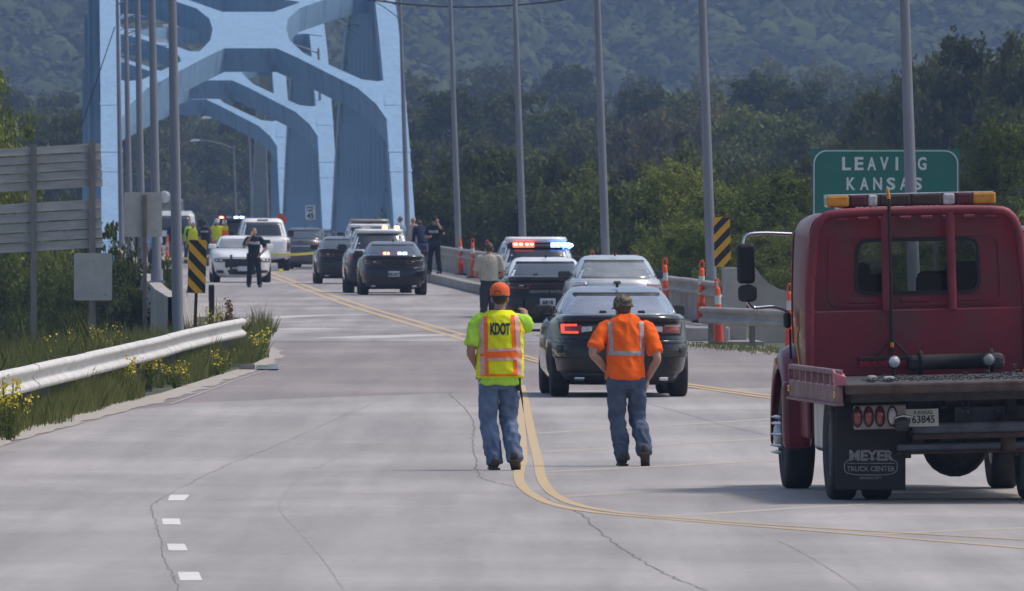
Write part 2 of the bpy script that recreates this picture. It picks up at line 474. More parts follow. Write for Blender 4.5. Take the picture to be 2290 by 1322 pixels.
# W-beam rails
WP = [(.015, 0), (.062, .012), (.083, .045), (.083, .07), (.055, .10), (.012, .128), (.0, .156), (.012, .184), (.055, .212), (.083, .242), (.083, .267), (.062, .30), (.015, .312)]
def wbeam(p0, p1, z0, side, lap=.05):
    """panel from p0 to p1 (ground points), lower edge at z0, corrugation towards `side` normal"""
    p0 = Vector(p0); p1 = Vector(p1); t = (p1 - p0).normalized(); n = Vector((-t.y, t.x, 0)) * side
    v = []; f = []; m = len(WP)
    for q in (p0 - t*lap, p1 + t*lap):
        for a, z in WP: v.append(q + n*a + Vector((0, 0, z0 + z)))
        for a, z in WP: v.append(q + n*(a-.009) + Vector((0, 0, z0 + z)))
    W = 2*m
    for k in range(m-1):
        f += [(k, k+1, W+k+1, W+k), (m+k+1, m+k, W+m+k, W+m+k+1)]
    f += [(0, W, W+m, m), (m-1, 2*m-1, W+2*m-1, W+m-1)]
    f += [(k, m+k, m+k+1, k+1) for k in range(m-1)] + [(W+k, W+k+1, W+m+k+1, W+m+k) for k in range(m-1)]
    k2 = 2*(m-1)
    return MB().add(v, f[:k2], True).add(v, f[k2:], False)
M_galv = mat('galvanised_steel', (.56, .545, .52), .68, .08, var=.16, scale=3.0, bump=.15, detail=8, coord='World')
M_galv2 = mat('weathered_shaded_galvanised', (.40, .375, .34), .75, .05, var=0, c2=(.27, .25, .22), scale=1.4, bump=.1, detail=8, coord='World')  # right rails: shade on the face is put into the weathered brown colour
M_galv_d = mat('dull_galvanised', (.36, .36, .36), .6, .4, var=.2, scale=5, bump=.15)
M_wood = mat('weathered_timber', (.16, .14, .12), .9, var=.3, scale=4, stretch=(6, 6, .6), bump=.4)
M_tarp = mat('rail_back_grime', (.06, .065, .08), .9, var=.3, scale=3)
def guardrail(name, path, z0, side, label, step, posts=True, cap=None, post_m=None, m=None):
    root = empty(name, path[0], 0, label, 'guardrail')
    base = Vector(path[0]); pts = []
    acc = [Vector(p) for p in path]
    # resample by arc length
    d = [0]
    for i in range(1, len(acc)): d.append(d[-1] + (acc[i]-acc[i-1]).length)
    n = max(1, round(d[-1]/step))
    for k in range(n+1):
        t = d[-1]*k/n; i = max(j for j in range(len(d)) if d[j] <= t + 1e-9); i = min(i, len(acc)-2)
        pts.append(acc[i].lerp(acc[i+1], (t-d[i])/(d[i+1]-d[i])))
    rr = random.Random(len(path))
    for i in range(n):
        a, b_ = pts[i] - base, pts[i+1] - base
        j = rr.uniform(-.004, .004)
        wbeam(a + Vector((rr.uniform(-.004, .004), 0, j)), b_ + Vector((rr.uniform(-.004, .004), 0, j)), z0, side, .02 + .03*(i % 2)).build('rail_panel', m or M_galv, root)
        if posts:
            t = (b_-a).normalized(); nn = Vector((-t.y, t.x, 0))*side
            for q in (a + t*.3,):
                MB().box(q - nn*.09 + Vector((0, 0, (z0+.30)/2 - .15)), (.10, .15, z0+.30+.3)).build('post', post_m or M_wood, root)
    return root, pts
lp = [G(-420, 1125+4), G(0, 992), G(150, 945), G(300, 899), G(420, 860), G(500, 833), (G(560, 808))]
lp = [Vector((p.x - .35, p.y, 0)) for p in lp]
lp[-1].x += .2
lr, lpts = guardrail('guardrail', spline(lp, 6), .40, -1, 'white galvanised W-beam guardrail curving through weeds beside the left pavement edge', 3.81)
# flared end of the left rail
e = lpts[-1] - Vector(lp[0]); t = (lpts[-1]-lpts[-2]).normalized()
b = MB()
prof = [(a, z) for a, z in WP]
v = []; f = []
for k, (fw, tw) in enumerate([(0, 0), (.12, .02), (.22, .08), (.28, .17)]):
    for a, z in prof: v.append(Vector(lpts[-1]) - Vector(lr.location) + t*(fw+.04) + Vector((a - tw + .002, 0, z + .40)))
m_ = len(prof)
for k in range(3):
    for i in range(m_-1): f.append((k*m_+i, k*m_+i+1, (k+1)*m_+i+1, (k+1)*m_+i))
b.add(v, f, True); b.build('end_terminal', M_galv, lr)
rb = [BR(12.3, d) for d in (254, 300, 400, 500, 640)]
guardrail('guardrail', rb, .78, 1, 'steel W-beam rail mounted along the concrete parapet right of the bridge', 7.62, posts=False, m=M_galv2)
rn = [G(1572, 770), G(1700, 777), G(1900, 788), G(2300, 810), G(2700, 828)]
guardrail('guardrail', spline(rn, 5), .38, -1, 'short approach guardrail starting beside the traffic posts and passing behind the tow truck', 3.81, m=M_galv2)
# flared end wall of the right parapet, and left wing wall
e0 = BR(12.55, 253)
b = MB()
b.prism([Vector((-.22, -.2, -.1)), Vector((.22, -.2, -.1)), Vector((.22, -.2, 1.36)), Vector((-.22, -.2, 1.36))], (0, 1.2, 0))
o = b.build('end_block', M_para, None, e0); tag(o, 'concrete end block closing the right bridge parapet, beside the striped marker', 'end block')
b = MB(); W = []
prof = [(0, 1.40), (.12, 1.36), (.25, 1.18), (.4, 1.05), (.6, .95), (.95, .86), (1.6, .8)]
poly = [Vector((x, 0, z)) for x, z in prof] + [Vector((1.6, 0, -.1)), Vector((0, 0, -.1))]
b.prism(poly, (0, .4, 0))
o = b.build('wing_wall', M_para, None, e0 + Vector((.28, .5, 0))); tag(o, 'curved concrete wing wall sloping down to the right behind the tow truck mirrors', 'wall')
# left: flared concrete transition
b = MB()
q = [Vector((2.0 - BS*300, 300, 0)), Vector((2.0 - BS*275, 275, 0)), Vector((2.12-BS*255, 255, 0)), G(436, 738, 0), G(462, 742, 0)]
hs = [.82, .82, .80, .62, .30]
v = []; f = []
o0 = q[0].copy()
for p, h in zip(q, hs):
    p = p - o0
    v += [p + Vector((-.25, 0, -.2)), p + Vector((.12, 0, -.2)), p + Vector((.02, 0, h)), p + Vector((-.25, 0, h))]
for i in range(len(q)-1):
    for k in range(4):
        k2 = (k+1) % 4; f.append((4*i+k, 4*i+k2, 4*i+4+k2, 4*i+4+k))
f += [(0, 1, 2, 3), tuple(4*len(q)-1-k for k in range(4))]
b.add(v, f); o = b.build('wing_wall', M_para, None, o0); tag(o, 'pale concrete wing wall ending the left parapet behind the left striped marker', 'wall')

# ---- arch spans
M_blue = mat('bridge_blue_paint', (.200, .345, .510), .6, var=.08, scale=.5, bump=.05, detail=8, stretch=(2.5, 2.5, .25), c2=(.180, .310, .460))
M_rust = mat('rusted_blue_paint', (.24, .16, .10), .8, var=.3, scale=3)
def streaks(m, c, thr, scale, st, amount):
    nt = m.node_tree; b = nt.nodes['Principled BSDF']; src = b.inputs['Base Color'].links[0].from_socket
    g = node(nt, 'ShaderNodeTexCoord'); mp = node(nt, 'ShaderNodeMapping'); mp.inputs['Scale'].default_value = st; nz = node(nt, 'ShaderNodeTexNoise'); nz.inputs['Scale'].default_value = scale; nz.inputs['Detail'].default_value = 6
    r = node(nt, 'ShaderNodeMapRange'); r.inputs[1].default_value = thr; r.inputs[2].default_value = thr + .12; r.inputs[4].default_value = amount
    mx = node(nt, 'ShaderNodeMix', data_type='RGBA'); mx.inputs[7].default_value = (*c, 1)
    L = nt.links.new; L(g.outputs['Object'], mp.inputs[0]); L(mp.outputs[0], nz.inputs['Vector']); L(nz.outputs[0], r.inputs[0]); L(r.outputs[0], mx.inputs[0]); L(src, mx.inputs[6]); L(mx.outputs[2], b.inputs['Base Color'])
streaks(M_blue, (.10, .14, .19), .54, 2.2, (2.5, 2.5, .10), .38)
streaks(M_blue, (.20, .13, .09), .68, 3.0, (1.5, 1.5, .35), .45)
ARC_D, ARC_L, ARC_R = 496.0, 128.0, 13.2
XL, XR = 1.60, 12.5; XM = (XL+XR)/2
def az(t): return ARC_R * (1 - ((ARC_L/2 - t)/(ARC_L/2))**2)
def aslope(t): return ARC_R * 2 * (ARC_L/2 - t)/(ARC_L/2)**2
def tz(z): return ARC_L/2 * (1 - math.sqrt(max(0, 1 - z/ARC_R)))
def px2ut(px, py):
    t = 10.0
    for _ in range(12):
        s = F/(ARC_D + t); t = tz(min(13.1, max(-2, CH + (HY-py)/s)))
    return ((px-155)/s - XM, t)
def arch_pt(u, t, dn=0.0):
    a = math.atan(aslope(t))
    return Vector((u - BS*(t + dn*math.sin(a)), t + dn*math.sin(a), az(t) - dn*math.cos(a)))
Lo = [(555, 108), (612, 108), (660, 130), (722, 162), (790, 197), (830, 232), (855, 268), (880, 315)]
Up = [(555, 65), (633, 65), (641, 90), (670, 118), (742, 152), (800, 178), (835, 182), (880, 172)]
lo = [px2ut(*p) for p in Lo]; up = [px2ut(*p) for p in Up]
TC = up[0][1]; u0 = lo[0][0]
lo = [(u-u0, t) for u, t in lo]; up = [(u-u0, t) for u, t in up]; up[0] = (0.0, TC)
sc_u = (XR-XL)/2 / lo[-1][0]
def brace(tc, flip):
    """cross brace lying in the arch's upper surface, centred tc"""
    b = MB(); th = .95
    for su in (1, -1):
        for st in (1, -1):
            A = [(su*u*sc_u, tc + st*(t-TC)) for u, t in lo]; B_ = [(su*u*sc_u, tc + st*(t-TC)) for u, t in up]
            n = len(A); v = [arch_pt(*p) for p in A] + [arch_pt(*p) for p in B_] + [arch_pt(*p, th) for p in A] + [arch_pt(*p, th) for p in B_]
            f = []
            for i in range(n-1):
                f += [(i, i+1, n+i+1, n+i), (2*n+i, 3*n+i, 3*n+i+1, 2*n+i+1), (i, 2*n+i, 2*n+i+1, i+1)]
                if i > 0: f += [(n+i, n+i+1, 3*n+i+1, 3*n+i)]
            b.add(v, f)
    return b
def rib():
    ts = [0, 3, 6, 10, 14, 18, 23, 28, 34, 41, 50, 60, 64, 68, 78, 87, 94, 100, 105, 110, 114, 118, 122, 125, 128]
    v = []; f = []
    for t in ts:
        for x, dn in ((-.40, 0), (.40, 0), (.40, 1.15), (-.40, 1.15)):
            v.append(arch_pt(x, t, dn))
    for i in range(len(ts)-1):
        for k in range(4):
            k2 = (k+1) % 4; f.append((4*i+k, 4*i+k2, 4*i+4+k2, 4*i+4+k))
    f += [(0, 1, 2, 3), tuple(4*len(ts)-1-k for k in range(4))]
    return MB().add(v, f)
rib_me = rib().mesh('arch_rib'); br1 = brace(TC, 0).mesh('cross_brace'); br2 = brace(TC + 2*(TC-lo[-1][1]) + 3.0, 0).mesh('cross_brace')
seam_me = []
for t in (2.6, 9.6, 11.8, 17.5): seam_me.append(MB().add([arch_pt(-.42, t, -.012), arch_pt(.42, t, -.012), arch_pt(.42, t+.35, -.012), arch_pt(-.42, t+.35, -.012), arch_pt(-.42, t, .02), arch_pt(.42, t, .02), arch_pt(.42, t+.35, .02), arch_pt(-.42, t+.35, .02)], [(0,1,2,3),(4,7,6,5),(0,4,5,1),(1,5,6,2),(2,6,7,3),(3,7,4,0)]).mesh('splice_plate'))
hang_me = {}
for i in range(15):
    t = 8*(i+1); h = az(t) - .9
    hang_me[t] = MB().box((0, 0, h/2 - .4), (.74, .5, h + .8)).box((-.36, 0, h/2 - .4), (.04, .62, h + .8)).box((.36, 0, h/2 - .4), (.04, .62, h + .8)).mesh('hanger')
for m_ in [rib_me, br1, br2] + seam_me + list(hang_me.values()): m_.materials.append(M_blue)
for i, (d0, lab) in enumerate([(496, 'near light blue steel tied arch with cross bracing over the police cars'), (638, 'second blue steel arch seen through the near arch'), (766, 'farthest blue steel arch seen low through the portal')]):
    r = empty('arch_span', BR(XM, d0), 0, lab, 'bridge arch')
    for x in (XL - XM, XR - XM):
        ribo = link('arch_rib', rib_me, r, None, (x, 0, 0))
        for q in seam_me: link('splice_plate', q, ribo)
        for t, me in hang_me.items():
            if i == 2 and t > 40: continue
            link('hanger', me, r, None, (x - (.42 if x < 0 else .0) - BS*t, t, 0))
        MB().box((x, -.5, -1.5), (1.1, 2.4, 3.2), bev=.05).build('bearing', M_blue, r)
        if i == 0 and x > 0:
            MB().box((x, -.9, .35), (.86, 1.2, .9), bev=.03).build('rust_stain_plate', M_rust, r)
    link('cross_brace', br1, r); link('cross_brace', br2, r)

# ---- lamp posts
M_pole = mat('lamp_steel', (.225, .235, .275), .55, .25, var=.12, scale=2, stretch=(4, 4, .4))
M_lamp = mat('lamp_head', (.55, .56, .57), .45, .2, var=.08)
H = 9.25
pole_me = MB().tube([(0, 0, -.6), (0, 0, 3), (0, 0, 6), (0, 0, H)], [.105, .092, .075, .055], 12).mesh('pole')
base_me = MB().box((0, 0, .02), (.36, .36, .05)).cyl((0, 0, .04), (0, 0, .3), .135, 12).mesh('base_plate')
armp = [(0, 0, H-.25), (.9, 0, H+.12), (1.8, 0, H+.36), (2.6, 0, H+.46)]
arm_me = MB().tube(spline(armp, 5), .032, 8).tube(spline([(0, 0, H-.75), (.7, 0, H-.2), (1.5, 0, H+.26)], 4), .022, 6).mesh('lamp_arm')
head_me = MB().add(*(lambda P: (P, [(0,1,2,3),(4,7,6,5),(0,4,5,1),(1,5,6,2),(2,6,7,3),(3,7,4,0)]))([Vector((2.5, -.09, H+.40)), Vector((3.25, -.15, H+.36)), Vector((3.25, .15, H+.36)), Vector((2.5, .09, H+.40)), Vector((2.5, -.05, H+.52)), Vector((3.1, -.08, H+.56)), Vector((3.1, .08, H+.56)), Vector((2.5, .05, H+.52))])).mesh('lamp_head')
for a, b_ in ((pole_me, M_pole), (base_me, M_pole), (arm_me, M_pole), (head_me, M_lamp)): a.materials.append(b_)
def lamp(loc, side, label, group='lamp posts along the bridge'):
    r = empty('lamp_post', loc, BANG + (0 if side > 0 else math.pi), label, 'lamp post', group)
    r.rotation_euler.y = R(-1.0) if side > 0 else R(1.9)
    for n, me in (('pole', pole_me), ('base_plate', base_me), ('lamp_arm', arm_me), ('lamp_head', head_me)): link(n, me, r)
    return r
def lamp_px(px, xb, z, side, label):
    s = (px - 155)/xb; return lamp(BR(xb, F/s, z), side, label)
lamp(at(2050, 212, 0), -1, 'thick grey lamp post rising in front of the green sign')
for px, lab in [(1592, 'grey lamp post standing just left of the right striped marker'), (1356, 'grey lamp post rising behind the silver sedan'), (1171, 'grey lamp post rising behind the white-roofed police utility vehicle'), (1026, 'grey lamp post beside the pair of orange traffic posts'), (913, 'lamp post standing against the right foot of the near arch')]:
    lamp_px(px, 12.56, .80, -1, lab)
for px, lab in [(399, 'nearest left lamp post, passing just left of the left striped marker'), (351, 'second left lamp post, beside the blank square sign'), (318, 'third left lamp post, behind the blank square sign'), (291, 'fourth left lamp post, thin, left of the blank square sign'), (272, 'lamp post hugging the left foot of the near arch')]:
    lamp_px(px, 1.93, .82 if px < 390 else 0, 1, lab)
for d in (552, 612, 672, 735):
    lamp(BR(1.93, d, .8), 1, 'thin lamp post with its arm crossing behind the left arch leg', 'lamp posts behind the left arch leg')
for d, lab in ((560, 'lamp post whose arm reaches left over the right brace of the near arch'), (660, 'lamp post seen behind the right brace of the near arch')):
    lamp(BR(12.56, d, .8), -1, lab)
for d, lab in ((845, 'third of three small lamp posts beyond the white pickup, at the right'), (915, 'middle of three small lamp posts beyond the white pickup'), (1000, 'small lamp post with curved arm beyond the police sedan')):
    lamp(BR(12.56, d, .6), -1, lab)
for d in (860, 960):
    lamp(BR(1.93, d, .6), 1, 'tiny distant lamp post left of the road beyond the arches', 'tiny far left lamp posts')
# overhead cables
M_cable = mat('black_cable', (.03, .03, .035), .7, var=.1)
p0, p1 = Vector((-7.0, 470, zat(-26, 470))), Vector((3.6, 470, zat(-22, 470)))
pts = []
for i in range(25):
    t = i/24; p = p0.lerp(p1, t); p.z -= 4*.62*t*(1-t); pts.append(p - p0)
o = MB().tube(pts, .035, 6).build('overhead_cable', M_cable, None, p0); tag(o, 'dark twisted cable sagging across the top of the bridge lamps', 'cable')
o = MB().tube([Vector((0, 0, 0)), Vector((-1.4, .5, -4.1))], .018, 5).build('guy_wire', M_cable, None, at(257, 478, zat(60, 478))); tag(o, 'thin guy wire slanting down past the left arch leg', 'wire')
# ================================================================== vegetation
def rot_rand(rs, n):
    q = rs.normal(size=(n, 4)); q /= np.linalg.norm(q, axis=1)[:, None]
    w_, x, y, z = q.T
    return np.stack([np.stack([1-2*(y*y+z*z), 2*(x*y-z*w_), 2*(x*z+y*w_)], 1), np.stack([2*(x*y+z*w_), 1-2*(x*x+z*z), 2*(y*z-x*w_)], 1)], 1)
def leaf_cloud(name, pos, size, rs, aspect=.55, up=0.0):
    """one rhombic leaf face at each position"""
    n = len(pos); A = rot_rand(rs, n); a = A[:, 0]; b = A[:, 1]
    if up: a = a + np.array([0, 0, up]); a /= np.linalg.norm(a, axis=1)[:, None]
    l = size * rs.uniform(.6, 1.4, n)[:, None]
    v = np.empty((n, 4, 3)); v[:, 0] = pos - a*l*.5; v[:, 1] = pos + b*l*aspect*.5; v[:, 2] = pos + a*l*.5; v[:, 3] = pos - b*l*aspect*.5
    me = bpy.data.meshes.new(name); me.vertices.add(4*n); me.vertices.foreach_set('co', v.ravel().astype(np.float32))
    me.loops.add(4*n); me.loops.foreach_set('vertex_index', np.arange(4*n, dtype=np.int32))
    me.polygons.add(n); me.polygons.foreach_set('loop_start', np.arange(0, 4*n, 4, dtype=np.int32)); me.polygons.foreach_set('loop_total', np.full(n, 4, dtype=np.int32))
    me.update(); me.validate(); return me
def make_tree(seed, H, W, nl, leaf, leafn, base=.22, lobes=14, flat=.75, dens=2.2, tr=.022, sparse=False):
    """returns trunk mesh and crown mesh; lobed, gappy crown"""
    rs = np.random.RandomState(seed); rnd = random.Random(seed)
    cen = []; rad = []
    for i in range(lobes):
        th = rs.uniform(0, 2*math.pi); hz = rs.uniform(0, 1)
        prof = math.sin(math.pi*min(1, .18 + .80*hz))**.7
        rr = W/2 * prof * rs.uniform(.35, .8)
        cen.append((rr*math.cos(th), rr*math.sin(th), H*(base + (1-base)*(.10 + .80*hz)))); rad.append(W*rs.uniform(.13, .24))
    cen.append((0, 0, H*.86)); rad.append(W*.2)
    cen = np.array(cen); rad = np.array(rad)
    # each lobe holds smaller leaf clumps
    k = rs.randint(0, len(cen), nl*1); d = rs.normal(size=(nl, 3)); d /= np.linalg.norm(d, axis=1)[:, None]
    d[:, 2] = np.where(d[:, 2] < -.35, -d[:, 2], d[:, 2])
    cl = cen[k] + d * (rad[k] * rs.uniform(.55, 1.12, nl))[:, None] * np.array([1, 1, flat])
    cr = W * rs.uniform(.025, .065, nl)
    kk = rs.randint(0, nl, leafn); dd_ = rs.normal(size=(leafn, 3)); dd_ /= np.linalg.norm(dd_, axis=1)[:, None]
    pos = cl[kk] + dd_ * (cr[kk] * rs.uniform(.2, 1.15, leafn))[:, None]
    cm = leaf_cloud('crown', pos, leaf, rs)
    b = MB(); top = H*.72
    pts = [(0, 0, -1.5)]; x = y = 0
    for i in range(1, 7):
        x += rnd.uniform(-.02, .02)*H*.5; y += rnd.uniform(-.02, .02)*H*.5; pts.append((x, y, top*i/6))
    b.tube(pts, [H*tr*(1.25 - .95*i/6) for i in range(7)], 7)
    for c in cen[:10 if not sparse else 15]:
        z0 = min(c[2]*.75, top*.9); i = min(5, int(z0/top*6)); p = Vector(pts[max(1, i)])
        m_ = p.lerp(Vector(c), .5) + Vector((0, 0, H*.03))
        b.tube([p, m_, c], [H*tr*.5, H*tr*.3, H*tr*.1], 5)
        if sparse:
            for _ in range(5):
                q = Vector(c) + Vector((rnd.uniform(-1, 1), rnd.uniform(-1, 1), rnd.uniform(.1, 1)))*W*.16
                b.tube([m_.lerp(Vector(c), rnd.random()), q], [H*tr*.14, H*tr*.04], 4)
    return b.mesh('trunk'), cm
M_bark = mat('bark', (.07, .058, .048), .95, var=.3, scale=3, stretch=(5, 5, .8), bump=.5)
M_bark2 = mat('pale_bark', (.22, .20, .18), .9, var=.3, scale=3, stretch=(5, 5, .8), bump=.4)
LG_dark = leafmat('leaf_dark', (.024, .034, .012), (.105, .122, .040))
LG_mid = leafmat('leaf_mid', (.036, .050, .015), (.155, .180, .055), (.088, .110, .033))
LG_bright = leafmat('leaf_bright', (.060, .085, .020), (.235, .265, .070), (.135, .165, .043))
LG_brown = leafmat('leaf_brown', (.068, .060, .036), (.175, .155, .085), (.115, .102, .057))
LG_olive = leafmat('leaf_olive', (.048, .056, .020), (.165, .170, .062), (.10, .112, .040))
KINDS = {}
def kind(name, m, bark, *a, **k):
    t, c = make_tree(*a, **k); t.materials.append(bark); c.materials.append(m); KINDS[name] = (t, c, a[1], a[2])
kind('dark1', LG_dark, M_bark, 11, 20, 14, 420, .42, 15000, lobes=18)
kind('dark2', LG_dark, M_bark, 12, 20, 12, 380, .42, 14000, lobes=16, base=.15)
kind('mid1', LG_mid, M_bark, 13, 20, 15, 420, .42, 15000, lobes=20)
kind('mid2', LG_mid, M_bark, 14, 20, 13, 420, .40, 14000, lobes=15, base=.12)
kind('olive1', LG_olive, M_bark, 15, 20, 14, 400, .42, 13000, lobes=17)
kind('bright1', LG_bright, M_bark, 16, 20, 15, 420, .42, 14000, lobes=18, base=.1)
kind('brown1', LG_brown, M_bark2, 17, 20, 13, 330, .40, 6500, lobes=16, sparse=True, base=.2)
kind('bushb', LG_bright, M_bark, 21, 6, 6, 420, .125, 22000, lobes=16, base=.0, tr=.012)
kind('bushm', LG_mid, M_bark, 22, 6, 6.5, 420, .125, 22000, lobes=16, base=.0, tr=.012)
kind('bushd', LG_dark, M_bark, 23, 6, 6.5, 420, .13, 22000, lobes=18, base=.0, tr=.012)
kind('sapling', LG_mid, M_bark, 24, 4, 2.2, 70, .11, 2600, lobes=9, base=.15, tr=.010)
rng = random.Random(77)
def tree(kd, px, d, top, label, group, wid=None, name='tree', base=None):
    """top: photo row of the crown's top"""
    t, c, H0, W0 = KINDS[kd]
    x = (px-CX)*d/F; zb = terr(x, d) if base is None else base; zt = zat(top, d)
    H = max(1.5, zt - zb); r = empty(name, (x, d, zb), rng.uniform(0, 6.28), label, 'tree' if 'bush' not in name else 'bush', group)
    sz = H/H0; sx = (wid/W0) if wid else sz
    r.scale = (sx, sx, sz)
    link('trunk', t, r); link('crown', c, r)
    return r
# far line of woods
gA = 'trees of the far treeline'
prof = [(-200, 205), (0, 195), (130, 190), (300, 200), (520, 205), (700, 190), (920, 168), (1100, 160), (1250, 150), (1400, 138), (1520, 150), (1640, 138), (1760, 104), (1880, 122), (1990, 140), (2120, 128), (2290, 120), (2500, 120)]
def interp(px):
    for (a, b_), (c, e) in zip(prof, prof[1:]):
        if a <= px <= c: return b_ + (e-b_)*(px-a)/(c-a)
    return prof[-1][1]
ks = ['dark1', 'mid1', 'dark2', 'olive1', 'mid2']
labA = {'dark1': 'dark green tree in the far treeline below the hill', 'mid1': 'mid green tree in the far treeline below the hill', 'dark2': 'narrow dark green tree in the far treeline below the hill', 'olive1': 'olive green tree in the far treeline below the hill', 'mid2': 'rounded mid green tree in the far treeline below the hill'}
px = -160; i = 0
while px < 2450:
    kd = ks[rng.randint(0, 4)]
    tree(kd, px, 1460 + rng.uniform(-40, 60), interp(px) + rng.uniform(-8, 22), labA[kd], gA, rng.uniform(13, 18))
    px += rng.uniform(120, 180)
px = -100
while px < 2450:
    kd = ks[rng.randint(0, 4)]
    tree(kd, px, 1340 + rng.uniform(-30, 40), interp(px) + 55 + rng.uniform(-15, 30), labA[kd], gA, rng.uniform(12, 16))
    px += rng.uniform(170, 230)
# second bank
gB = 'trees of the middle woods'
labB = {k: v.replace('far treeline below the hill', 'middle woods right of the bridge') for k, v in labA.items()}
labB['brown1'] = 'thin brownish tree with pale bare limbs in the middle woods'
labB['bright1'] = 'bright yellow-green tree in the middle woods right of the bridge'
for px, d, top, kd, wd in [(900, 1020, 232, 'dark1', 12), (1010, 980, 205, 'mid2', 11), (1120, 1000, 212, 'dark2', 12), (1240, 960, 225, 'mid1', 13), (1330, 900, 260, 'olive1', 10), (1460, 1000, 205, 'dark2', 12), (1560, 960, 188, 'mid1', 13), (1690, 980, 175, 'mid2', 14), (1820, 940, 190, 'dark1', 13), (1930, 900, 205, 'olive1', 12), (2050, 930, 190, 'mid1', 12), (2200, 900, 175, 'dark2', 12), (2360, 900, 165, 'dark1', 12),
                           (930, 820, 318, 'dark2', 10), (1060, 800, 300, 'dark1', 10), (1180, 780, 330, 'mid2', 9), (1300, 800, 285, 'olive1', 9), (1400, 790, 268, 'brown1', 9), (1490, 770, 250, 'brown1', 8), (1590, 800, 235, 'brown1', 9), (1690, 790, 245, 'bright1', 11), (1790, 770, 262, 'bright1', 10), (1880, 760, 300, 'olive1', 9), (1990, 760, 290, 'dark1', 9)]:
    tree(kd, px, d, top, labB[kd], gB, wd)
labL = {k: v.replace('far treeline below the hill', 'woods left of the bridge') for k, v in labA.items()}
for px, d, top, kd, wd in [(-60, 980, 230, 'dark2', 12), (60, 1010, 238, 'mid1', 12), (170, 1000, 250, 'dark1', 11), (280, 1250, 262, 'mid2', 12), (390, 1270, 282, 'olive1', 12), (500, 1280, 292, 'mid1', 13), (600, 1300, 300, 'dark2', 12), (700, 1260, 280, 'mid2', 12)]:
    tree(kd, px, d, top, labL[kd], 'woods left of and beyond the bridge', wd)
# tall dark trees at the right edge, dark mass at the foot of the bank, bright scrub by the rail
for px, d, top, kd, wd, lab in [(2085, 620, 128, 'dark1', 7.5, 'tall dark tree rising just right of the lamp post above the green sign'), (2180, 600, 92, 'dark2', 7, 'tall dark tree with a pointed top above the green sign'), (2275, 580, 82, 'dark1', 7.5, 'tallest dark tree at the right edge of the picture'), (2140, 640, 200, 'dark2', 8, 'broad dark tree behind the green sign'), (2260, 520, 250, 'dark2', 7, 'dark low-crowned tree right of the green sign'), (1960, 640, 215, 'dark2', 7, 'dark slender tree left of the lamp post by the green sign')]:
    tree(kd, px, d, top, lab, 'tall dark trees at the right', wd)
labD = {'dark1': 'dark shadowy tree low behind the bridge rail', 'dark2': 'dark narrow tree low behind the bridge rail', 'mid2': 'green tree low behind the bridge rail', 'brown1': 'brownish scrubby tree low behind the bridge rail', 'olive1': 'olive tree low behind the bridge rail'}
for px, d, top, kd, wd in [(960, 560, 400, 'dark1', 7), (1060, 540, 352, 'dark2', 6), (1140, 520, 345, 'dark1', 6.5), (1230, 530, 350, 'dark1', 7), (1330, 540, 372, 'dark2', 7), (1430, 560, 345, 'brown1', 7), (1540, 560, 335, 'brown1', 7), (1660, 540, 345, 'olive1', 7), (1780, 520, 360, 'dark1', 7), (1950, 520, 330, 'dark2', 8)]:
    tree(kd, px, d, top, labD[kd], 'low dark trees behind the bridge rail', wd)
labE = ['bright green scrub bush beyond the right rail', 'mid green scrub bush beyond the right rail', 'dark green scrub bush beyond the right rail']
for px, d, top, kd, wd in [(1010, 520, 418, 'bushd', 4.5), (1100, 500, 430, 'bushd', 4.5), (1190, 480, 440, 'bushd', 4.6), (1285, 455, 428, 'bushd', 4.8), (1390, 420, 440, 'bushm', 5), (1480, 392, 405, 'bushm', 4.2), (1530, 342, 370, 'bushb', 4.0), (1620, 336, 420, 'bushb', 4.6), (1725, 330, 392, 'bushb', 4.4), (1815, 336, 432, 'bushm', 4.4), (1905, 345, 425, 'bushb', 4.6), (2020, 340, 440, 'bushm', 4.6), (2130, 336, 420, 'bushm', 4.6), (2240, 330, 300, 'bushm', 4.2), (2340, 335, 270, 'bushb', 4.2), (1530, 318, 500, 'bushb', 3.4), (1600, 306, 520, 'bushb', 3.0), (1690, 300, 530, 'bushm', 3.4), (1780, 296, 528, 'bushb', 3.4), (1860, 292, 520, 'bushm', 3.4), (1960, 292, 510, 'bushb', 3.4), (2070, 290, 505, 'bushm', 3.6), (2190, 288, 490, 'bushm', 3.6), (2300, 288, 480, 'bushb', 3.6)]:
    x = (px-CX)*d/F
    tree(kd, px, d, top, labE[{'bushb': 0, 'bushm': 1, 'bushd': 2}[kd]], 'scrub bushes beyond the right rail', max(wd*.95, .80*(zat(top, d) - (max(-6.0, terr(x, d)) if d < 380 else -7.5))), 'scrub_bush', max(-6.0, terr(x, d)) if d < 380 else -7.5)
# left: dark thicket behind the signs, leafy tree at the frame edge
for px, d, top, kd, wd in [(-40, 330, 535, 'bushd', 5), (60, 326, 548, 'bushd', 4.6), (150, 320, 540, 'bushd', 4.6), (235, 318, 560, 'bushd', 4), (310, 330, 575, 'bushd', 3.6), (-10, 300, 600, 'bushd', 4), (90, 296, 622, 'bushm', 3.4), (170, 292, 628, 'bushm', 3.2), (250, 290, 640, 'bushd', 3.0), (20, 345, 440, 'dark2', 4.5), (130, 350, 455, 'dark1', 4.5)]:
    tree(kd, px, d, top, 'dark thicket bush behind the road signs' if kd[0] == 'b' and kd != 'bushm' else ('greener thicket bush low behind the road signs' if kd == 'bushm' else 'dark tree between the two sign panels'), 'thicket behind the left signs', wd, 'thicket_bush' if 'bush' in kd else 'tree')
tree('bushb', -75, 318, 148, 'leafy green tree reaching in at the top left corner above the ribbed sign', None, 5.2, 'leafy_tree', -3)
tree('bushm', -10, 322, 222, 'lower dark green tree just above the ribbed sign at left', None, 3.2, 'leafy_tree', -3)
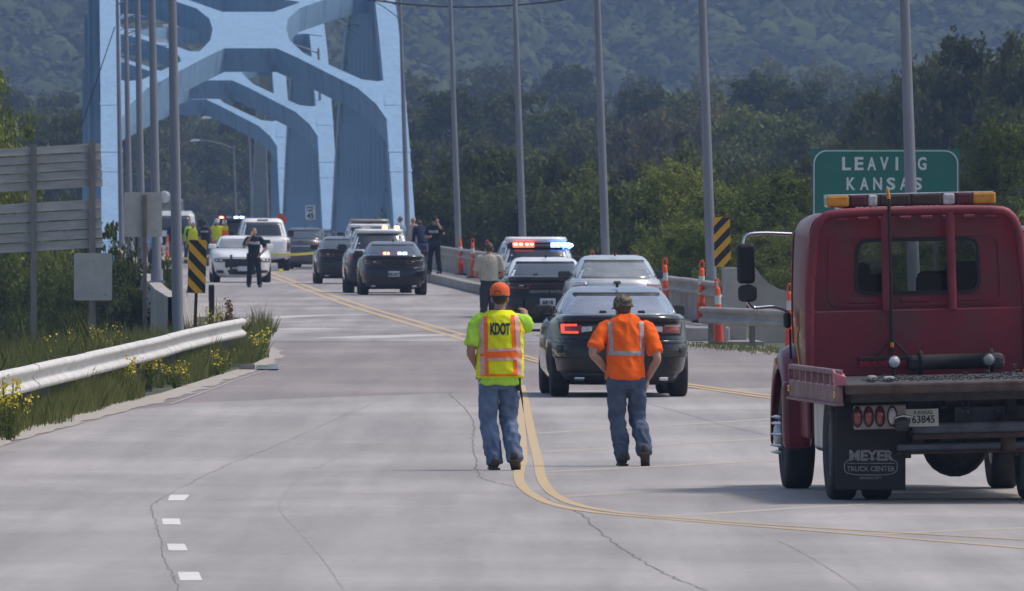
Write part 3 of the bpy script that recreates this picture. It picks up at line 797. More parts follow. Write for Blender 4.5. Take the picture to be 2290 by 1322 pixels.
tree('sapling', 245, 288, 470, 'thin leafy sapling in front of the left foot of the arch', None, 1.0, 'sapling', -1.2)

# wooded hillside, one mass of rounded crowns
rs = np.random.RandomState(5)
bm = bmesh.new(); bmesh.ops.create_icosphere(bm, subdivisions=2, radius=1.0); bm.verts.index_update()
iv = np.array([v.co[:] for v in bm.verts]); itf = np.array([[v.index for v in f.verts] for f in bm.faces]); bm.free()
shapes = []
for k in range(10):
    q = []
    for c in iv:
        v_ = Vector(c)
        q.append(1 + .30*noise.noise(v_*1.6 + Vector((k*7.3, 0, 0))) + .20*noise.noise(v_*3.6 + Vector((0, k*5.1, 0))) + .16*noise.noise(v_*8.0 + Vector((0, 0, k*3.7))))
    shapes.append(iv*np.array(q)[:, None])
vv = []; ff = []; base = 0; lc = []; ln_ = []
for y in np.arange(2330, 3040, 8.5):
    for x in np.arange(-128, 128, 9.0):
        xx = x + rs.uniform(-5, 5); yy = y + rs.uniform(-5, 5); z = hill(xx, yy); big = noise.noise(Vector((xx*.03, yy*.012, 0)))
        h = rs.uniform(9, 15)*(1 + .3*big); wd = rs.uniform(4.2, 7.2)*(1 + .25*big); a = rs.uniform(0, 6.28); c, s_ = math.cos(a), math.sin(a)
        S_ = shapes[rs.randint(10)]; q = S_ @ np.array([[c, s_, 0], [-s_, c, 0], [0, 0, 1]])
        vv.append(q*np.array([wd, wd, h*.55]) + np.array([xx, yy, z + h*.5])); ff.append(itf + base); base += len(iv)
        k = 170; d = rs.normal(size=(k, 3)); d /= np.linalg.norm(d, axis=1)[:, None]; d[:, 2] = np.where(d[:, 2] < -.2, -d[:, 2], d[:, 2]); d[:, 1] = np.where(d[:, 1] > .4, -d[:, 1], d[:, 1])
        rr_ = np.array([1 + .30*noise.noise(Vector(t)*2.2 + Vector((xx, yy, 0))) for t in d[:40]]); rr_ = np.tile(rr_, 5)[:k]*rs.uniform(.86, 1.10, k)
        lc.append(d*rr_[:, None]*np.array([wd, wd, h*.55]) + np.array([xx, yy, z + h*.5])); ln_.append(d + rs.normal(size=(k, 3))*.42 + np.array([0, 0, .25]))
vv = np.concatenate(vv); ff = np.concatenate(ff)
# only faces turned to the sky or the valley are ever seen; drop the rest
nrm = np.cross(vv[ff[:, 1]] - vv[ff[:, 0]], vv[ff[:, 2]] - vv[ff[:, 0]]); nrm /= np.linalg.norm(nrm, axis=1)[:, None]
ff = ff[(nrm[:, 2] > -.3) & (nrm[:, 1] < .55)]
hm = bpy.data.meshes.new('hillside_woods'); hm.vertices.add(len(vv)); hm.vertices.foreach_set('co', vv.ravel().astype(np.float32))
hm.loops.add(3*len(ff)); hm.loops.foreach_set('vertex_index', ff.ravel().astype(np.int32)); hm.polygons.add(len(ff)); hm.polygons.foreach_set('loop_start', np.arange(0, 3*len(ff), 3, dtype=np.int32)); hm.polygons.foreach_set('loop_total', np.full(len(ff), 3, dtype=np.int32))
hm.update(); hm.validate()
lc = np.concatenate(lc); ln_ = np.concatenate(ln_); ln_ /= np.linalg.norm(ln_, axis=1)[:, None]
a = np.cross(ln_, rs.normal(size=ln_.shape)); a /= np.linalg.norm(a, axis=1)[:, None]; b = np.cross(ln_, a); l = (1.7*rs.uniform(.5, 1.5, len(lc)))[:, None]
q = np.stack([lc - a*l*.5, lc + b*l*.4, lc + a*l*.5, lc - b*l*.4], 1).reshape(-1, 3)
bm = bmesh.new(); bm.from_mesh(hm); tmp = bpy.data.meshes.new('t'); n = len(lc); tmp.vertices.add(4*n); tmp.vertices.foreach_set('co', q.ravel().astype(np.float32)); tmp.loops.add(4*n); tmp.loops.foreach_set('vertex_index', np.arange(4*n, dtype=np.int32)); tmp.polygons.add(n); tmp.polygons.foreach_set('loop_start', np.arange(0, 4*n, 4, dtype=np.int32)); tmp.polygons.foreach_set('loop_total', np.full(n, 4, dtype=np.int32)); tmp.update(); bm.from_mesh(tmp); bm.to_mesh(hm); bm.free(); bpy.data.meshes.remove(tmp)
LG_hill = leafmat('leaf_hillside', (.014, .024, .012), (.085, .105, .038), (.038, .054, .020), tr=.05)
for nd in LG_hill.node_tree.nodes:
    if nd.type == 'MATH' and abs(nd.inputs[1].default_value - .3) < 1e-4: nd.inputs[1].default_value = .10
for nd in LG_hill.node_tree.nodes:
    if nd.type == 'TEX_NOISE': nd.inputs['Scale'].default_value = .05; nd.inputs['Detail'].default_value = 6; nd.inputs['Roughness'].default_value = .6
hm.materials.append(LG_hill)
o = link('hillside_woods', hm); stuff(o, 'wooded blue-green hillside filling the top of the view', 'woods')

# ---- grass and weeds along the left rail
M_grass = leafmat('grass_blade', (.05, .07, .018), (.20, .21, .075), (.115, .135, .04), tr=.3)
def edge_x(y):
    """x of the left rail line"""
    for a, b_ in zip(lpts, lpts[1:]):
        if min(a.y, b_.y) <= y <= max(a.y, b_.y): return a.x + (b_.x-a.x)*(y-a.y)/(b_.y-a.y)
    return lpts[-1].x + (y - lpts[-1].y)*(-.012) if y > lpts[-1].y else lpts[0].x + (y-lpts[0].y)*.02
def blades(pos, h, wd, rs):
    n = len(pos); th = rs.uniform(0, 6.28, n); ln = rs.uniform(.05, .5, n)*h
    base = np.stack([np.cos(th), np.sin(th), np.zeros(n)], 1)
    ph = rs.uniform(0, 6.28, n); lean = np.stack([np.cos(ph)*ln, np.sin(ph)*ln, h], 1)
    v = np.empty((n, 5, 3)); w2 = wd[:, None]/2
    mid = pos + lean*np.array([.35, .35, .55])
    v[:, 0] = pos - base*w2; v[:, 1] = pos + base*w2; v[:, 2] = mid + base*w2*.8; v[:, 3] = pos + lean; v[:, 4] = mid - base*w2*.8
    me = bpy.data.meshes.new('grass'); me.vertices.add(5*n); me.vertices.foreach_set('co', v.ravel().astype(np.float32))
    me.loops.add(5*n); me.loops.foreach_set('vertex_index', np.arange(5*n, dtype=np.int32)); me.polygons.add(n)
    me.polygons.foreach_set('loop_start', np.arange(0, 5*n, 5, dtype=np.int32)); me.polygons.foreach_set('loop_total', np.full(n, 5, dtype=np.int32)); me.update(); me.validate(); return me
rs = np.random.RandomState(9); P = []; Hh = []
def clumpn(x, y): return noise.noise(Vector((x*.9, y*.12, 3.3)))
for _ in range(48000):           # strip under and before the rail
    y = rs.uniform(120, 226); ex = edge_x(y); u = rs.uniform(0, 1)
    x = ex - .4 + .95*u; c = clumpn(x, y)
    if u > .55 + .55*c + rs.uniform(-.12, .12): continue
    P.append((x, y, -.02)); Hh.append((.22 + .34*rs.beta(2, 2)) * (1.05 - .55*u) * (1 + .9*c))
for _ in range(95000):           # slope behind the rail
    y = rs.uniform(140, 285); ex = edge_x(y); off = rs.beta(1.0, 1.6)*11 + .3
    x = ex - off; c = clumpn(x*1.7, y*1.5)
    if c < -.25 and rs.uniform() < .6: continue
    if y > 226: x = ex - off*.8 + .5
    P.append((x, y, terr(x, y) - .02)); Hh.append((.26 + .68*rs.beta(2, 3)) * (1 + .8*c) * (1.1 if y < 200 else max(.75, 1.1 - .012*(y-200))))
for _ in range(1100):            # tufts on the right shoulder
    t = rs.uniform(0, 1); g = G(1565 + 230*t, 774 + 18*t); x = g.x + rs.normal()*.25; y = g.y + rs.normal()*2
    P.append((x, y, 0)); Hh.append(rs.uniform(.03, .10))
P = np.array(P); Hh = np.array(Hh)
gm = blades(P, Hh, rs.uniform(.005, .014, len(P))*(1+P[:, 1]/500), rs); gm.materials.append(M_grass)
o = link('grass', gm); stuff(o, 'tall weedy grass along and behind the left guardrail', 'grass')
# yellow flowering weeds
M_stem = mat('weed_stem', (.10, .14, .04), .9, var=.2); M_flower = mat('yellow_petals', (.72, .58, .03), .7, var=.2, scale=20); M_dry = mat('dry_seed_head', (.20, .11, .06), .9, var=.3, scale=20)
LG_weed = leafmat('weed_leaf', (.05, .085, .02), (.16, .20, .05))
def weed(loc, h, w_, seed, label, fl=240, dry=False):
    r = empty('yellow_weed' if not dry else 'dry_weed', loc, 0, label, 'weed', None if dry else 'yellow flowering weeds'); rs = np.random.RandomState(seed); rnd = random.Random(seed)
    b = MB(); tips = []
    for i in range(14 if not dry else 2):
        a = rnd.uniform(0, 6.28); q = Vector((math.cos(a), math.sin(a), 0))*w_*rnd.uniform(.1, .5); hh = h*rnd.uniform(.6, 1)
        b.tube([(q*.2), q*.6 + Vector((0, 0, hh*.5)), q + Vector((0, 0, hh))], [.006, .005, .003], 4); tips.append((q, hh))
    b.build('stem', M_stem if not dry else M_dry, r)
    pos = []; lf = []
    for _ in range(fl):
        q, hh = tips[rnd.randrange(len(tips))]; t = rnd.uniform(.62, 1.03); pos.append((q.x*t + rnd.gauss(0, .035), q.y*t + rnd.gauss(0, .035), hh*t + rnd.gauss(0, .015)))
        t = rnd.uniform(.1, .75); lf.append((q.x*t + rnd.gauss(0, .05), q.y*t + rnd.gauss(0, .05), hh*t))
    m1 = leaf_cloud('flower', np.array(pos), .035 if not dry else .05, rs, .8); m1.materials.append(M_flower if not dry else M_dry); stuff(link('flower_cluster' if not dry else 'seed_head', m1, r))
    m2 = leaf_cloud('leaf', np.array(lf), .06, rs, .35); m2.materials.append(LG_weed); stuff(link('leaf_cluster', m2, r))
for i, (px, py, h, w_, n, lab) in enumerate([(18, 985, .72, .55, 330, 'yellow flowering weed at the left edge before the guardrail'), (275, 888, .60, .5, 360, 'densest yellow flowering weed spilling over the lower rail edge'), (330, 868, .55, .5, 200, 'yellow flowering weed under the middle of the rail'), (395, 866, .40, .5, 120, 'sparse yellow weed bush casting shade on the dirt'), (490, 838, .42, .5, 80, 'low weed with few yellow flowers near the rail end'), (572, 806, .55, .5, 130, 'yellow weed growing past the end of the guardrail')]):
    p = G(px, py); weed((p.x, p.y, -.02), h, w_, 40+i, lab, n)
for i, (px, d, h, w_, n, lab) in enumerate([(195, 203, 1.05, .9, 420, 'broad yellow flowering patch just above the guardrail'), (235, 205, .95, .8, 320, 'yellow flowering weed joined to the broad patch above the guardrail'), (110, 196, .9, .7, 120, 'thin yellow weed behind the left part of the rail'), (492, 229, 1.05, .5, 150, 'tall thin yellow weed beside the short delineator post'), (455, 232, .9, .5, 70, 'thin green weed in front of the left wing wall')]):
    x = (px-CX)*d/F; weed((x, d, terr(x, d)), h, w_, 60+i, lab, n)
x = (510-CX)*228/F; weed((x, 228, -.05), 1.12, .12, 80, 'brown dry dock stalk standing near the rail end', 170, True)
# ================================================================== vehicles
def paintm(name, c, rough=.30, coat=.9, metal=0.0, spec=.5):
    return mat(name, c, rough, metal, var=.10, scale=2.2, coat=coat, detail=6, rvar=.06, spec=spec)
C_black = paintm('black_paint', (.006, .006, .009), .10, .7, spec=.15); C_white = paintm('white_car_paint', (.80, .80, .79)); C_silver = paintm('silver_paint', (.52, .53, .55), .35, .8, .25)
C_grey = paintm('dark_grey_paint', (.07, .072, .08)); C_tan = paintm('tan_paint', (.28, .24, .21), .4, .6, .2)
M_glass = mat('tinted_glass', (.030, .036, .042), .06, var=0, spec=.9); M_glass2 = mat('pale_glass', (.20, .215, .215), .07, var=.25, scale=2, spec=.9)
M_rub = mat('rubber', (.018, .018, .019), .85, var=.25, scale=10); M_rim = mat('steel_rim', (.22, .22, .23), .45, .7, var=.15)
M_blk = mat('black_plastic', (.009, .009, .010), .55, var=.15, scale=8); M_dark = mat('underbody', (.010, .010, .011), .9, var=.3, scale=6)
M_chr = mat('chrome', (.75, .76, .78), .15, 1.0, var=.05)
M_tail = mat('tail_red', (.22, .012, .016), .15, var=.2, scale=14, coat=1); M_taild = mat('tail_dark_red', (.075, .008, .012), .15, var=.2, scale=14, coat=1)
M_tlit = mat('tail_lit', (.6, .03, .02), .3, var=0, emit=(1, .05, .025), es=1.8); M_clear = mat('clear_lens', (.55, .55, .56), .12, var=.2, scale=16, coat=1)
M_red = mat('red_strobe', (.7, .05, .03), .3, var=0, emit=(1, .07, .04), es=5.0); M_blue_l = mat('blue_strobe', (.1, .2, .9), .3, var=0, emit=(.10, .25, 1), es=8.0)
M_amb = mat('amber_strobe', (.9, .4, .05), .3, var=0, emit=(1, .50, .06), es=4.0); M_hot = mat('strobe_core', (1, 1, 1), .3, var=0, emit=(.75, .85, 1), es=10.0); M_hotr = mat('strobe_core_warm', (1, .8, .5), .3, var=0, emit=(1, .75, .35), es=5.0)
M_plate = mat('licence_plate', (.50, .53, .58), .5, var=.1, scale=10); M_ink = mat('dark_print', (.02, .02, .03), .6, var=0)
M_wprint = mat('white_print', (.62, .62, .62), .6, var=0); M_gprint = mat('grey_print', (.20, .20, .21), .6, var=0)
class Slices:
    """horizontal slices: z, half width, rear y, front y, corner exponent"""
    def __init__(s, p): s.p = p
    def at(s, z):
        p = s.p
        if z <= p[0][0]: return p[0][1:]
        for a, b in zip(p, p[1:]):
            if z <= b[0]:
                t = (z-a[0])/(b[0]-a[0]); return tuple(a[i] + (b[i]-a[i])*t for i in range(1, 5))
        return p[-1][1:]
    def mesh(s, name, N=56, sub=4):
        zs = []
        for a, b in zip(s.p, s.p[1:]):
            for k in range(sub): zs.append(a[0] + (b[0]-a[0])*k/sub)
        zs.append(s.p[-1][0]); v = []; f = []
        for z in zs:
            w_, yr, yf, n = s.at(z); l = (yf-yr)/2; yc = (yf+yr)/2
            for k in range(N):
                a = 2*math.pi*(k+.5)/N; c, q = math.cos(a), math.sin(a)
                v.append((w_*math.copysign(abs(c)**(2/n), c), yc + l*math.copysign(abs(q)**(2/n), q), z))
        for i in range(len(zs)-1):
            for k in range(N): k2 = (k+1) % N; f.append((i*N+k, i*N+k2, (i+1)*N+k2, (i+1)*N+k))
        m = len(zs)-1; f += [tuple(reversed(range(N))), tuple(m*N+k for k in range(N))]
        me = pyd(name, v, f); me.polygons.foreach_set('use_smooth', [True]*(len(f)-2) + [False, True]); return me
    def raw(s, which, u, z):
        w_, yr, yf, n = s.at(z); l = (yf-yr)/2; yc = (yf+yr)/2
        if which in ('rear', 'front'):
            r = min(.999, abs(u)/w_); dy = l*(1-r**n)**(1/n); return Vector((u, yc - dy if which == 'rear' else yc + dy, z))
        r = min(.999, abs(u-yc)/l); x = w_*(1-r**n)**(1/n); return Vector((-x if which == 'left' else x, u, z))
    def pt(s, which, u, z, off):
        p = s.raw(which, u, z); e = .01
        a = s.raw(which, u+e, z) - s.raw(which, u-e, z); b = s.raw(which, u, z+e) - s.raw(which, u, z-e)
        n = a.cross(b).normalized()
        c = Vector((0, (s.at(z)[1]+s.at(z)[2])/2, z-.3))
        if n.dot(p-c) < 0: n = -n
        return p + n*off
    def patch(s, which, q, off=.006, nu=8, nv=4, sink=-.03):
        """q: four (u,z) corners in order; returns MB slab hugging the surface"""
        A, B_, C_, D_ = q; top = []; bot = []
        for j in range(nv+1):
            for i in range(nu+1):
                a, b = i/nu, j/nv
                u = (A[0]*(1-a)+B_[0]*a)*(1-b) + (D_[0]*(1-a)+C_[0]*a)*b; z = (A[1]*(1-a)+B_[1]*a)*(1-b) + (D_[1]*(1-a)+C_[1]*a)*b
                top.append(s.pt(which, u, z, off)); bot.append(s.pt(which, u, z, sink))
        n = len(top); W = nu+1; f = []
        for j in range(nv):
            for i in range(nu):
                k = j*W+i; f += [(k, k+1, k+W+1, k+W), (n+k, n+k+W, n+k+W+1, n+k+1)]
        rim = list(range(W)) + [W-1 + W*j for j in range(1, nv+1)] + [W*nv + i for i in range(nu-1, -1, -1)] + [W*j for j in range(nv-1, 0, -1)]
        f += [(a, b, n+b, n+a) for a, b in zip(rim, rim[1:]+rim[:1])]
        return MB().add(top+bot, f, True)
def cut_wells(me, ys, r, w0):
    """cut wheel openings out of a closed body mesh"""
    o = bpy.data.objects.new('tmp', me); COL.objects.link(o); cs = []
    b = MB()
    for y in ys:
        for sx in (-1, 1): b.lathe([(0, sx*w0), (r, sx*w0), (r, sx*1.3), (0, sx*1.3)], 24, 'X', (0, y, .34))
    cm = b.mesh('cut'); bm = bmesh.new(); bm.from_mesh(cm); bmesh.ops.remove_doubles(bm, verts=bm.verts[:], dist=1e-5); bmesh.ops.recalc_face_normals(bm, faces=bm.faces[:]); bm.to_mesh(cm); bm.free()
    c = bpy.data.objects.new('cut', cm); COL.objects.link(c)
    md = o.modifiers.new('b', 'BOOLEAN'); md.operation = 'DIFFERENCE'; md.object = c; md.solver = 'EXACT'
    dg = bpy.context.evaluated_depsgraph_get(); dg.update(); out = bpy.data.meshes.new_from_object(o.evaluated_get(dg))
    bpy.data.objects.remove(o); bpy.data.objects.remove(c)
    return out
def wheel_meshes(r, wd):
    h = wd/2
    ty = MB().lathe([(r*.62, -h*.8), (r*.86, -h), (r*.96, -h*.86), (r, -h*.6), (r, h*.6), (r*.96, h*.86), (r*.86, h), (r*.62, h*.8)], 28, 'X').mesh('tyre')
    rm = MB().lathe([(0, h*.55), (r*.14, h*.62), (r*.2, h*.3), (r*.55, h*.45), (r*.63, h*.82), (r*.63, -h*.82), (r*.5, -h*.2), (0, -h*.2)], 24, 'X')
    for k in range(5):
        a = k*2*math.pi/5; d = Vector((0, math.cos(a), math.sin(a)))
        rm.tube([Vector((h*.55, 0, 0)) + d*r*.12, Vector((h*.5, 0, 0)) + d*r*.6], [.035, .025], 6)
    rm = rm.mesh('rim'); ty.materials.append(M_rub); rm.materials.append(M_rim); return ty, rm
TY, RM = wheel_meshes(.355, .25)
TY2, RM2 = wheel_meshes(.395, .27)
def wheels(root, xs, ys, r, big=False):
    for y in ys:
        for sx in (-1, 1):
            t = link('wheel', TY2 if big else TY, root, None, (sx*xs, y, r)); 
            q = link('rim', RM2 if big else RM, t); q.rotation_euler = (0, 0, 0 if sx > 0 else math.pi)
_cars = {}
SEDAN = dict(body=[(.17, .80, -2.24, 2.30, 4.0), (.24, .88, -2.38, 2.42, 4.2), (.36, .935, -2.47, 2.50, 4.6), (.52, .955, -2.50, 2.53, 4.8), (.66, .958, -2.49, 2.54, 4.8), (.80, .950, -2.455, 2.50, 4.6), (.92, .935, -2.45, 2.36, 4.4), (1.00, .915, -2.475, 1.95, 4.2), (1.055, .885, -2.49, 1.45, 4.2), (1.075, .85, -2.43, 1.2, 4.0), (1.085, .79, -2.30, 1.05, 4.0)],
             cab=[(.98, .865, -2.06, 1.30, 4.2), (1.08, .835, -1.88, 1.08, 4.2), (1.22, .765, -1.50, .66, 4.2), (1.34, .695, -1.14, .30, 4.2), (1.42, .635, -.84, .06, 4.0), (1.465, .57, -.62, -.06, 3.6), (1.485, .45, -.50, -.16, 3.2)],
             wb=(-1.50, 1.55), tr=.80, r=.355)
TAURUS = dict(body=[(.18, .80, -2.26, 2.30, 3.8), (.30, .90, -2.42, 2.44, 4.2), (.50, .935, -2.49, 2.52, 4.4), (.72, .94, -2.48, 2.50, 4.4), (.92, .93, -2.42, 2.40, 4.2), (1.05, .90, -2.36, 1.95, 4.0), (1.11, .86, -2.30, 1.3, 3.8), (1.13, .78, -2.12, 1.1, 3.6)],
              cab=[(1.02, .865, -1.98, 1.30, 4.0), (1.12, .835, -1.80, 1.08, 4.0), (1.28, .765, -1.42, .62, 4.0), (1.42, .69, -1.04, .22, 3.8), (1.50, .63, -.78, .0, 3.6), (1.55, .56, -.55, -.1, 3.4), (1.575, .42, -.45, -.2, 3.0)],
              wb=(-1.45, 1.45), tr=.79, r=.345)
SUV = dict(body=[(.22, .82, -2.28, 2.30, 4.4), (.34, .92, -2.42, 2.44, 4.8), (.55, .96, -2.48, 2.50, 5.0), (.80, .965, -2.47, 2.50, 5.0), (1.00, .955, -2.42, 2.36, 4.8), (1.12, .93, -2.38, 1.9, 4.6), (1.17, .89, -2.32, 1.4, 4.4), (1.19, .80, -2.2, 1.2, 4.0)],
           cab=[(1.08, .90, -2.36, 1.36, 5.0), (1.18, .885, -2.32, 1.18, 5.0), (1.40, .82, -2.20, .78, 5.0), (1.60, .75, -2.04, .42, 5.0), (1.70, .70, -1.96, .22, 4.6), (1.76, .63, -1.86, .05, 4.2), (1.785, .5, -1.7, -.1, 3.8)],
           wb=(-1.45, 1.5), tr=.81, r=.375)
def car_shells(kindname, K):
    if kindname not in _cars:
        B = Slices(K['body']); C = Slices(K['cab'])
        bm_ = cut_wells(B.mesh('body'), K['wb'], K['r']+.055, .66); cm = C.mesh('cabin')
        _cars[kindname] = (B, C, bm_, cm)
    return _cars[kindname]
def num_mesh(txt, sz): return text_mesh(txt.replace(' ', ''), sz, 0, .004)
def car(name, kindname, K, loc, rz, label, cat, paint, roof=None, group=None, style='racetrack', lit=(), plate='', glass=None, door=None, front=False, mirrors=True, lower=None):
    B, C, bm_, cm = car_shells(kindname, K)
    r = empty(name, loc, rz, label, cat, group)
    me = bm_.copy(); me.materials.clear(); me.materials.append(paint); bo = link('body', me, r)
    me = cm.copy(); me.materials.append(roof or paint); ca = link('cabin', me, r)
    MB().box((0, 0, .26), (1.30, 4.1, .16)).build('underbody', M_dark, r)
    wheels(r, K['tr'], K['wb'], K['r'] if K['r'] < .36 else .375, K['r'] > .36)
    gl = glass or M_glass
    cab = K['cab']; z0 = cab[1][0] + .005; z1 = cab[-3][0] - .03
    wa, wb_ = C.at(z0)[0], C.at(z1)[0]
    suv = kindname == 'suv'
    if suv: z0 = cab[1][0] + .06; wa = C.at(z0)[0]
    ex = .90 if not suv else .86
    rw = C.patch('rear', [(-wa*ex, z0), (wa*ex, z0), (wb_*ex*.97, z1), (-wb_*ex*.97, z1)], .004, 14, 6).build('rear_window', gl, r)
    bz = C.patch('rear', [(-wb_*ex, z1 - .012), (wb_*ex, z1 - .012), (wb_*ex*.96, z1 + .008), (-wb_*ex*.96, z1+.008)], .007, 14, 1).build('window_trim', M_blk, rw)
    C.patch('front', [(-wa*ex, z0), (wa*ex, z0), (wb_*ex, z1), (-wb_*ex, z1)], .004, 14, 6).build('windscreen', gl if not front else M_glass2, r)
    for sd in ('left', 'right'):
        ya, yb = C.at(z0)[1], C.at(z0)[2]; yc, yd = C.at(z1)[1], C.at(z1)[2]
        y0, y1, y2, y3 = ya + .42, yb - .55, yd - .28, yc + .32
        if suv: y0, y3 = ya + .2, yc + .2
        m_ = (y0+y1)/2 - .1
        C.patch(sd, [(y0, z0+.02), (m_-.04, z0+.02), (m_-.04, z1), (y3, z1)], .004, 6, 4).build('side_window', gl, r)
        C.patch(sd, [(m_+.04, z0+.02), (y1, z0+.02), (y2, z1), (m_+.04, z1)], .004, 6, 4).build('side_window', gl, r)
        if door:
            zt = K['body'][-4][0] - .03
            B.patch(sd, [(-.95, .38), (.95, .38), (1.0, zt), (-.85, zt)], .005, 10, 5).build('door', door, r)
        if mirrors:
            sx = -1 if sd == 'left' else 1; zz = z0 + .03; x0 = C.raw(sd, .75, zz).x
            mo = MB().box((x0 + sx*.20, .80, zz + .03), (.25, .10, .155), bev=.04).build('mirror', M_blk if paint != C_white else paint, r)
            MB().box((x0 + sx*.20, .747, zz + .03), (.20, .01, .115)).build('mirror_glass', M_glass, mo)
            MB().box((x0 + sx*.05, .80, zz), (.12, .05, .04)).build('mirror_arm', M_blk, mo)
    W = K['body'][3][1]
    def P_(nm, m, q, off=.008, par=r, nu=8, nv=3, wh='rear'): return B.patch(wh, q, off, nu, nv).build(nm, m, par)
    if style in ('racetrack', 'charger'):
        bar = P_('tail_panel', M_blk, [(-.80, .83), (.80, .83), (.835, 1.015), (-.835, 1.015)], .006, nu=20)
        for sx in (-1, 1):
            a, b = sx*.55, sx*.79
            nm = M_tlit if (('left' in lit and sx < 0) or ('right' in lit and sx > 0)) else M_tail
            if style == 'charger':
                P_('taillight', M_tail, [(a, .865), (b, .865), (sx*.805, .975), (a, .985)], .012)
                if nm is M_tlit:
                    for q in ([(sx*.60, .965), (b, .958), (b, .985), (sx*.60, .99)], [(sx*.58, .862), (b, .862), (b, .888), (sx*.58, .888)], [(sx*.755, .862), (b, .862), (b, .985), (sx*.755, .985)]):
                        P_('brake_light', nm, q, .018)
                P_('reverse_light', M_clear, [(sx*.40, .895), (sx*.54, .875), (sx*.54, .955), (sx*.40, .965)], .012)
                P_('reflector', M_taild, [(sx*.10, .885), (sx*.39, .875), (sx*.39, .985), (sx*.10, .985)], .010)
            else:
                P_('taillight', nm if nm is M_tlit else M_taild, [(sx*.33, .850), (b, .858), (sx*.80, .985), (sx*.33, .975)], .012)
                P_('lamp_core', M_blk, [(sx*.40, .895), (sx*.72, .90), (sx*.74, .955), (sx*.40, .945)], .016)
                P_('reverse_light', M_clear, [(sx*.48, .912), (sx*.56, .912), (sx*.56, .942), (sx*.48, .940)], .019)
        if style == 'racetrack': P_('reflector', M_taild, [(-.33, .955), (.33, .955), (.33, .972), (-.33, .972)], .012)
        sp = P_('spoiler', paint, [(-.83, 1.035), (.83, 1.035), (.80, 1.075), (-.80, 1.075)], .045, nu=20)
        P_('bumper_seam', M_dark, [(-.90, .775), (.90, .775), (.90, .787), (-.90, .787)], .002, nu=24, nv=1)
        P_('bumper_ledge', paint, [(-.88, .72), (.88, .72), (.88, .765), (-.88, .765)], .016, nu=24)
        P_('lower_fascia', M_blk, [(-.74, .20), (.74, .20), (.80, .33), (-.80, .33)], .004, nu=16)
        for sx in (-1, 1): P_('exhaust_tip', M_chr, [(sx*.50, .235), (sx*.62, .235), (sx*.62, .275), (sx*.50, .275)], .02)
        for x in (-.22, .30): MB().box((x, C.raw('rear', x, z0).y + .14, z0 + .05), (.10, .06, .06), bev=.02).build('shelf_light', M_blk, r)
        pz = .59
    elif style == 'suv':
        P_('tailgate_seam', M_dark, [(-.78, .78), (.78, .78), (.78, .79), (-.78, .79)], .002, nu=16, nv=1)
        for sx in (-1, 1): P_('taillight', M_tail, [(sx*.74, .90), (sx*.93, .88), (sx*.91, 1.12), (sx*.74, 1.11)], .012)
        P_('bumper', M_blk, [(-.86, .30), (.86, .30), (.90, .56), (-.90, .56)], .02, nu=20)
        sp = C.patch('rear', [(-.64, 1.685), (.64, 1.685), (.62, 1.735), (-.62, 1.735)], .09, 14, 2).build('roof_spoiler', roof or paint, r)
        pz = .72
    elif style == 'plain':
        for sx in (-1, 1):
            P_('taillight', M_tail, [(sx*.56, .84), (sx*.84, .82), (sx*.85, 1.00), (sx*.60, 1.02)], .012)
            P_('reverse_light', M_clear, [(sx*.58, 1.00), (sx*.84, .985), (sx*.80, 1.075), (sx*.60, 1.08)], .014)
        P_('badge', M_blk, [(-.07, 1.035), (.07, 1.035), (.06, 1.075), (-.06, 1.075)], .014)
        P_('chrome_strip', M_chr, [(-.5, .86), (.5, .86), (.5, .885), (-.5, .885)], .012, nu=12)
        P_('bumper_seam', M_dark, [(-.86, .70), (.86, .70), (.86, .712), (-.86, .712)], .002, nu=20, nv=1)
        for x in (-.42, .42): MB().box((x, -1.28, 1.24), (.34, .10, .16), bev=.05).build('headrest', mat('beige_trim', (.34, .32, .27), .9), r)
        pz = .78
    if plate and not front:
        wq = P_('licence_plate', M_plate, [(-.155, pz-.075), (.155, pz-.075), (.155, pz+.075), (-.155, pz+.075)], .014, nu=4)
        t = num_mesh(plate, .11); yy = min(v.co.y for v in wq.data.vertices) - .004
        link('plate_number', t, wq, M_ink, (0, yy, pz - .01))
    if front:
        P = lambda nm, m, q, off=.008, par=r, nu=8, nv=3: B.patch('front', q, off, nu, nv).build(nm, m, par)
        P('grille', M_blk, [(-.46, .50), (.46, .50), (.52, .74), (-.52, .74)], .006, nu=12)
        P('lower_grille', M_blk, [(-.40, .26), (.40, .26), (.48, .40), (-.48, .40)], .006, nu=12)
        for sx in (-1, 1):
            h = P('headlight', M_blk, [(sx*.52, .66), (sx*.86, .655), (sx*.88, .77), (sx*.55, .76)], .010)
            P('lens', M_clear, [(sx*.62, .685), (sx*.72, .685), (sx*.72, .735), (sx*.62, .735)], .016, h); P('lens', M_clear, [(sx*.76, .685), (sx*.83, .685), (sx*.83, .735), (sx*.76, .735)], .016, h)
            P('fog_light', M_blk, [(sx*.58, .30), (sx*.80, .32), (sx*.82, .40), (sx*.60, .40)], .008)
        P('hood_seam', M_dark, [(-.80, .80), (.80, .80), (.80, .808), (-.80, .808)], .003, nu=18, nv=1)
        y = 2.62; pb = MB()
        for x in (-.36, .36): pb.box((x, y+.02, .58), (.07, .12, .62), bev=.02)
        pb.box((0, y, .66), (1.02, .07, .20), bev=.03).box((0, y, .40), (.8, .05, .07), bev=.02)
        for sx in (-1, 1): pb.box((sx*.50, y-.03, .62), (.10, .14, .30), bev=.04)
        pb.build('push_bumper', M_blk, r)
        MB().box((0, y+.055, .45), (.30, .012, .15)).build('licence_plate', M_plate, r)
    # antenna fin
    zt = cab[-1][0]; yf = cab[-1][2] - .25
    if suv: yf = -1.2
    MB().box((0.02, yf, zt + .02), (.035, .12, .075), bev=.012).build('antenna', M_blk, r)
    return r, B, C
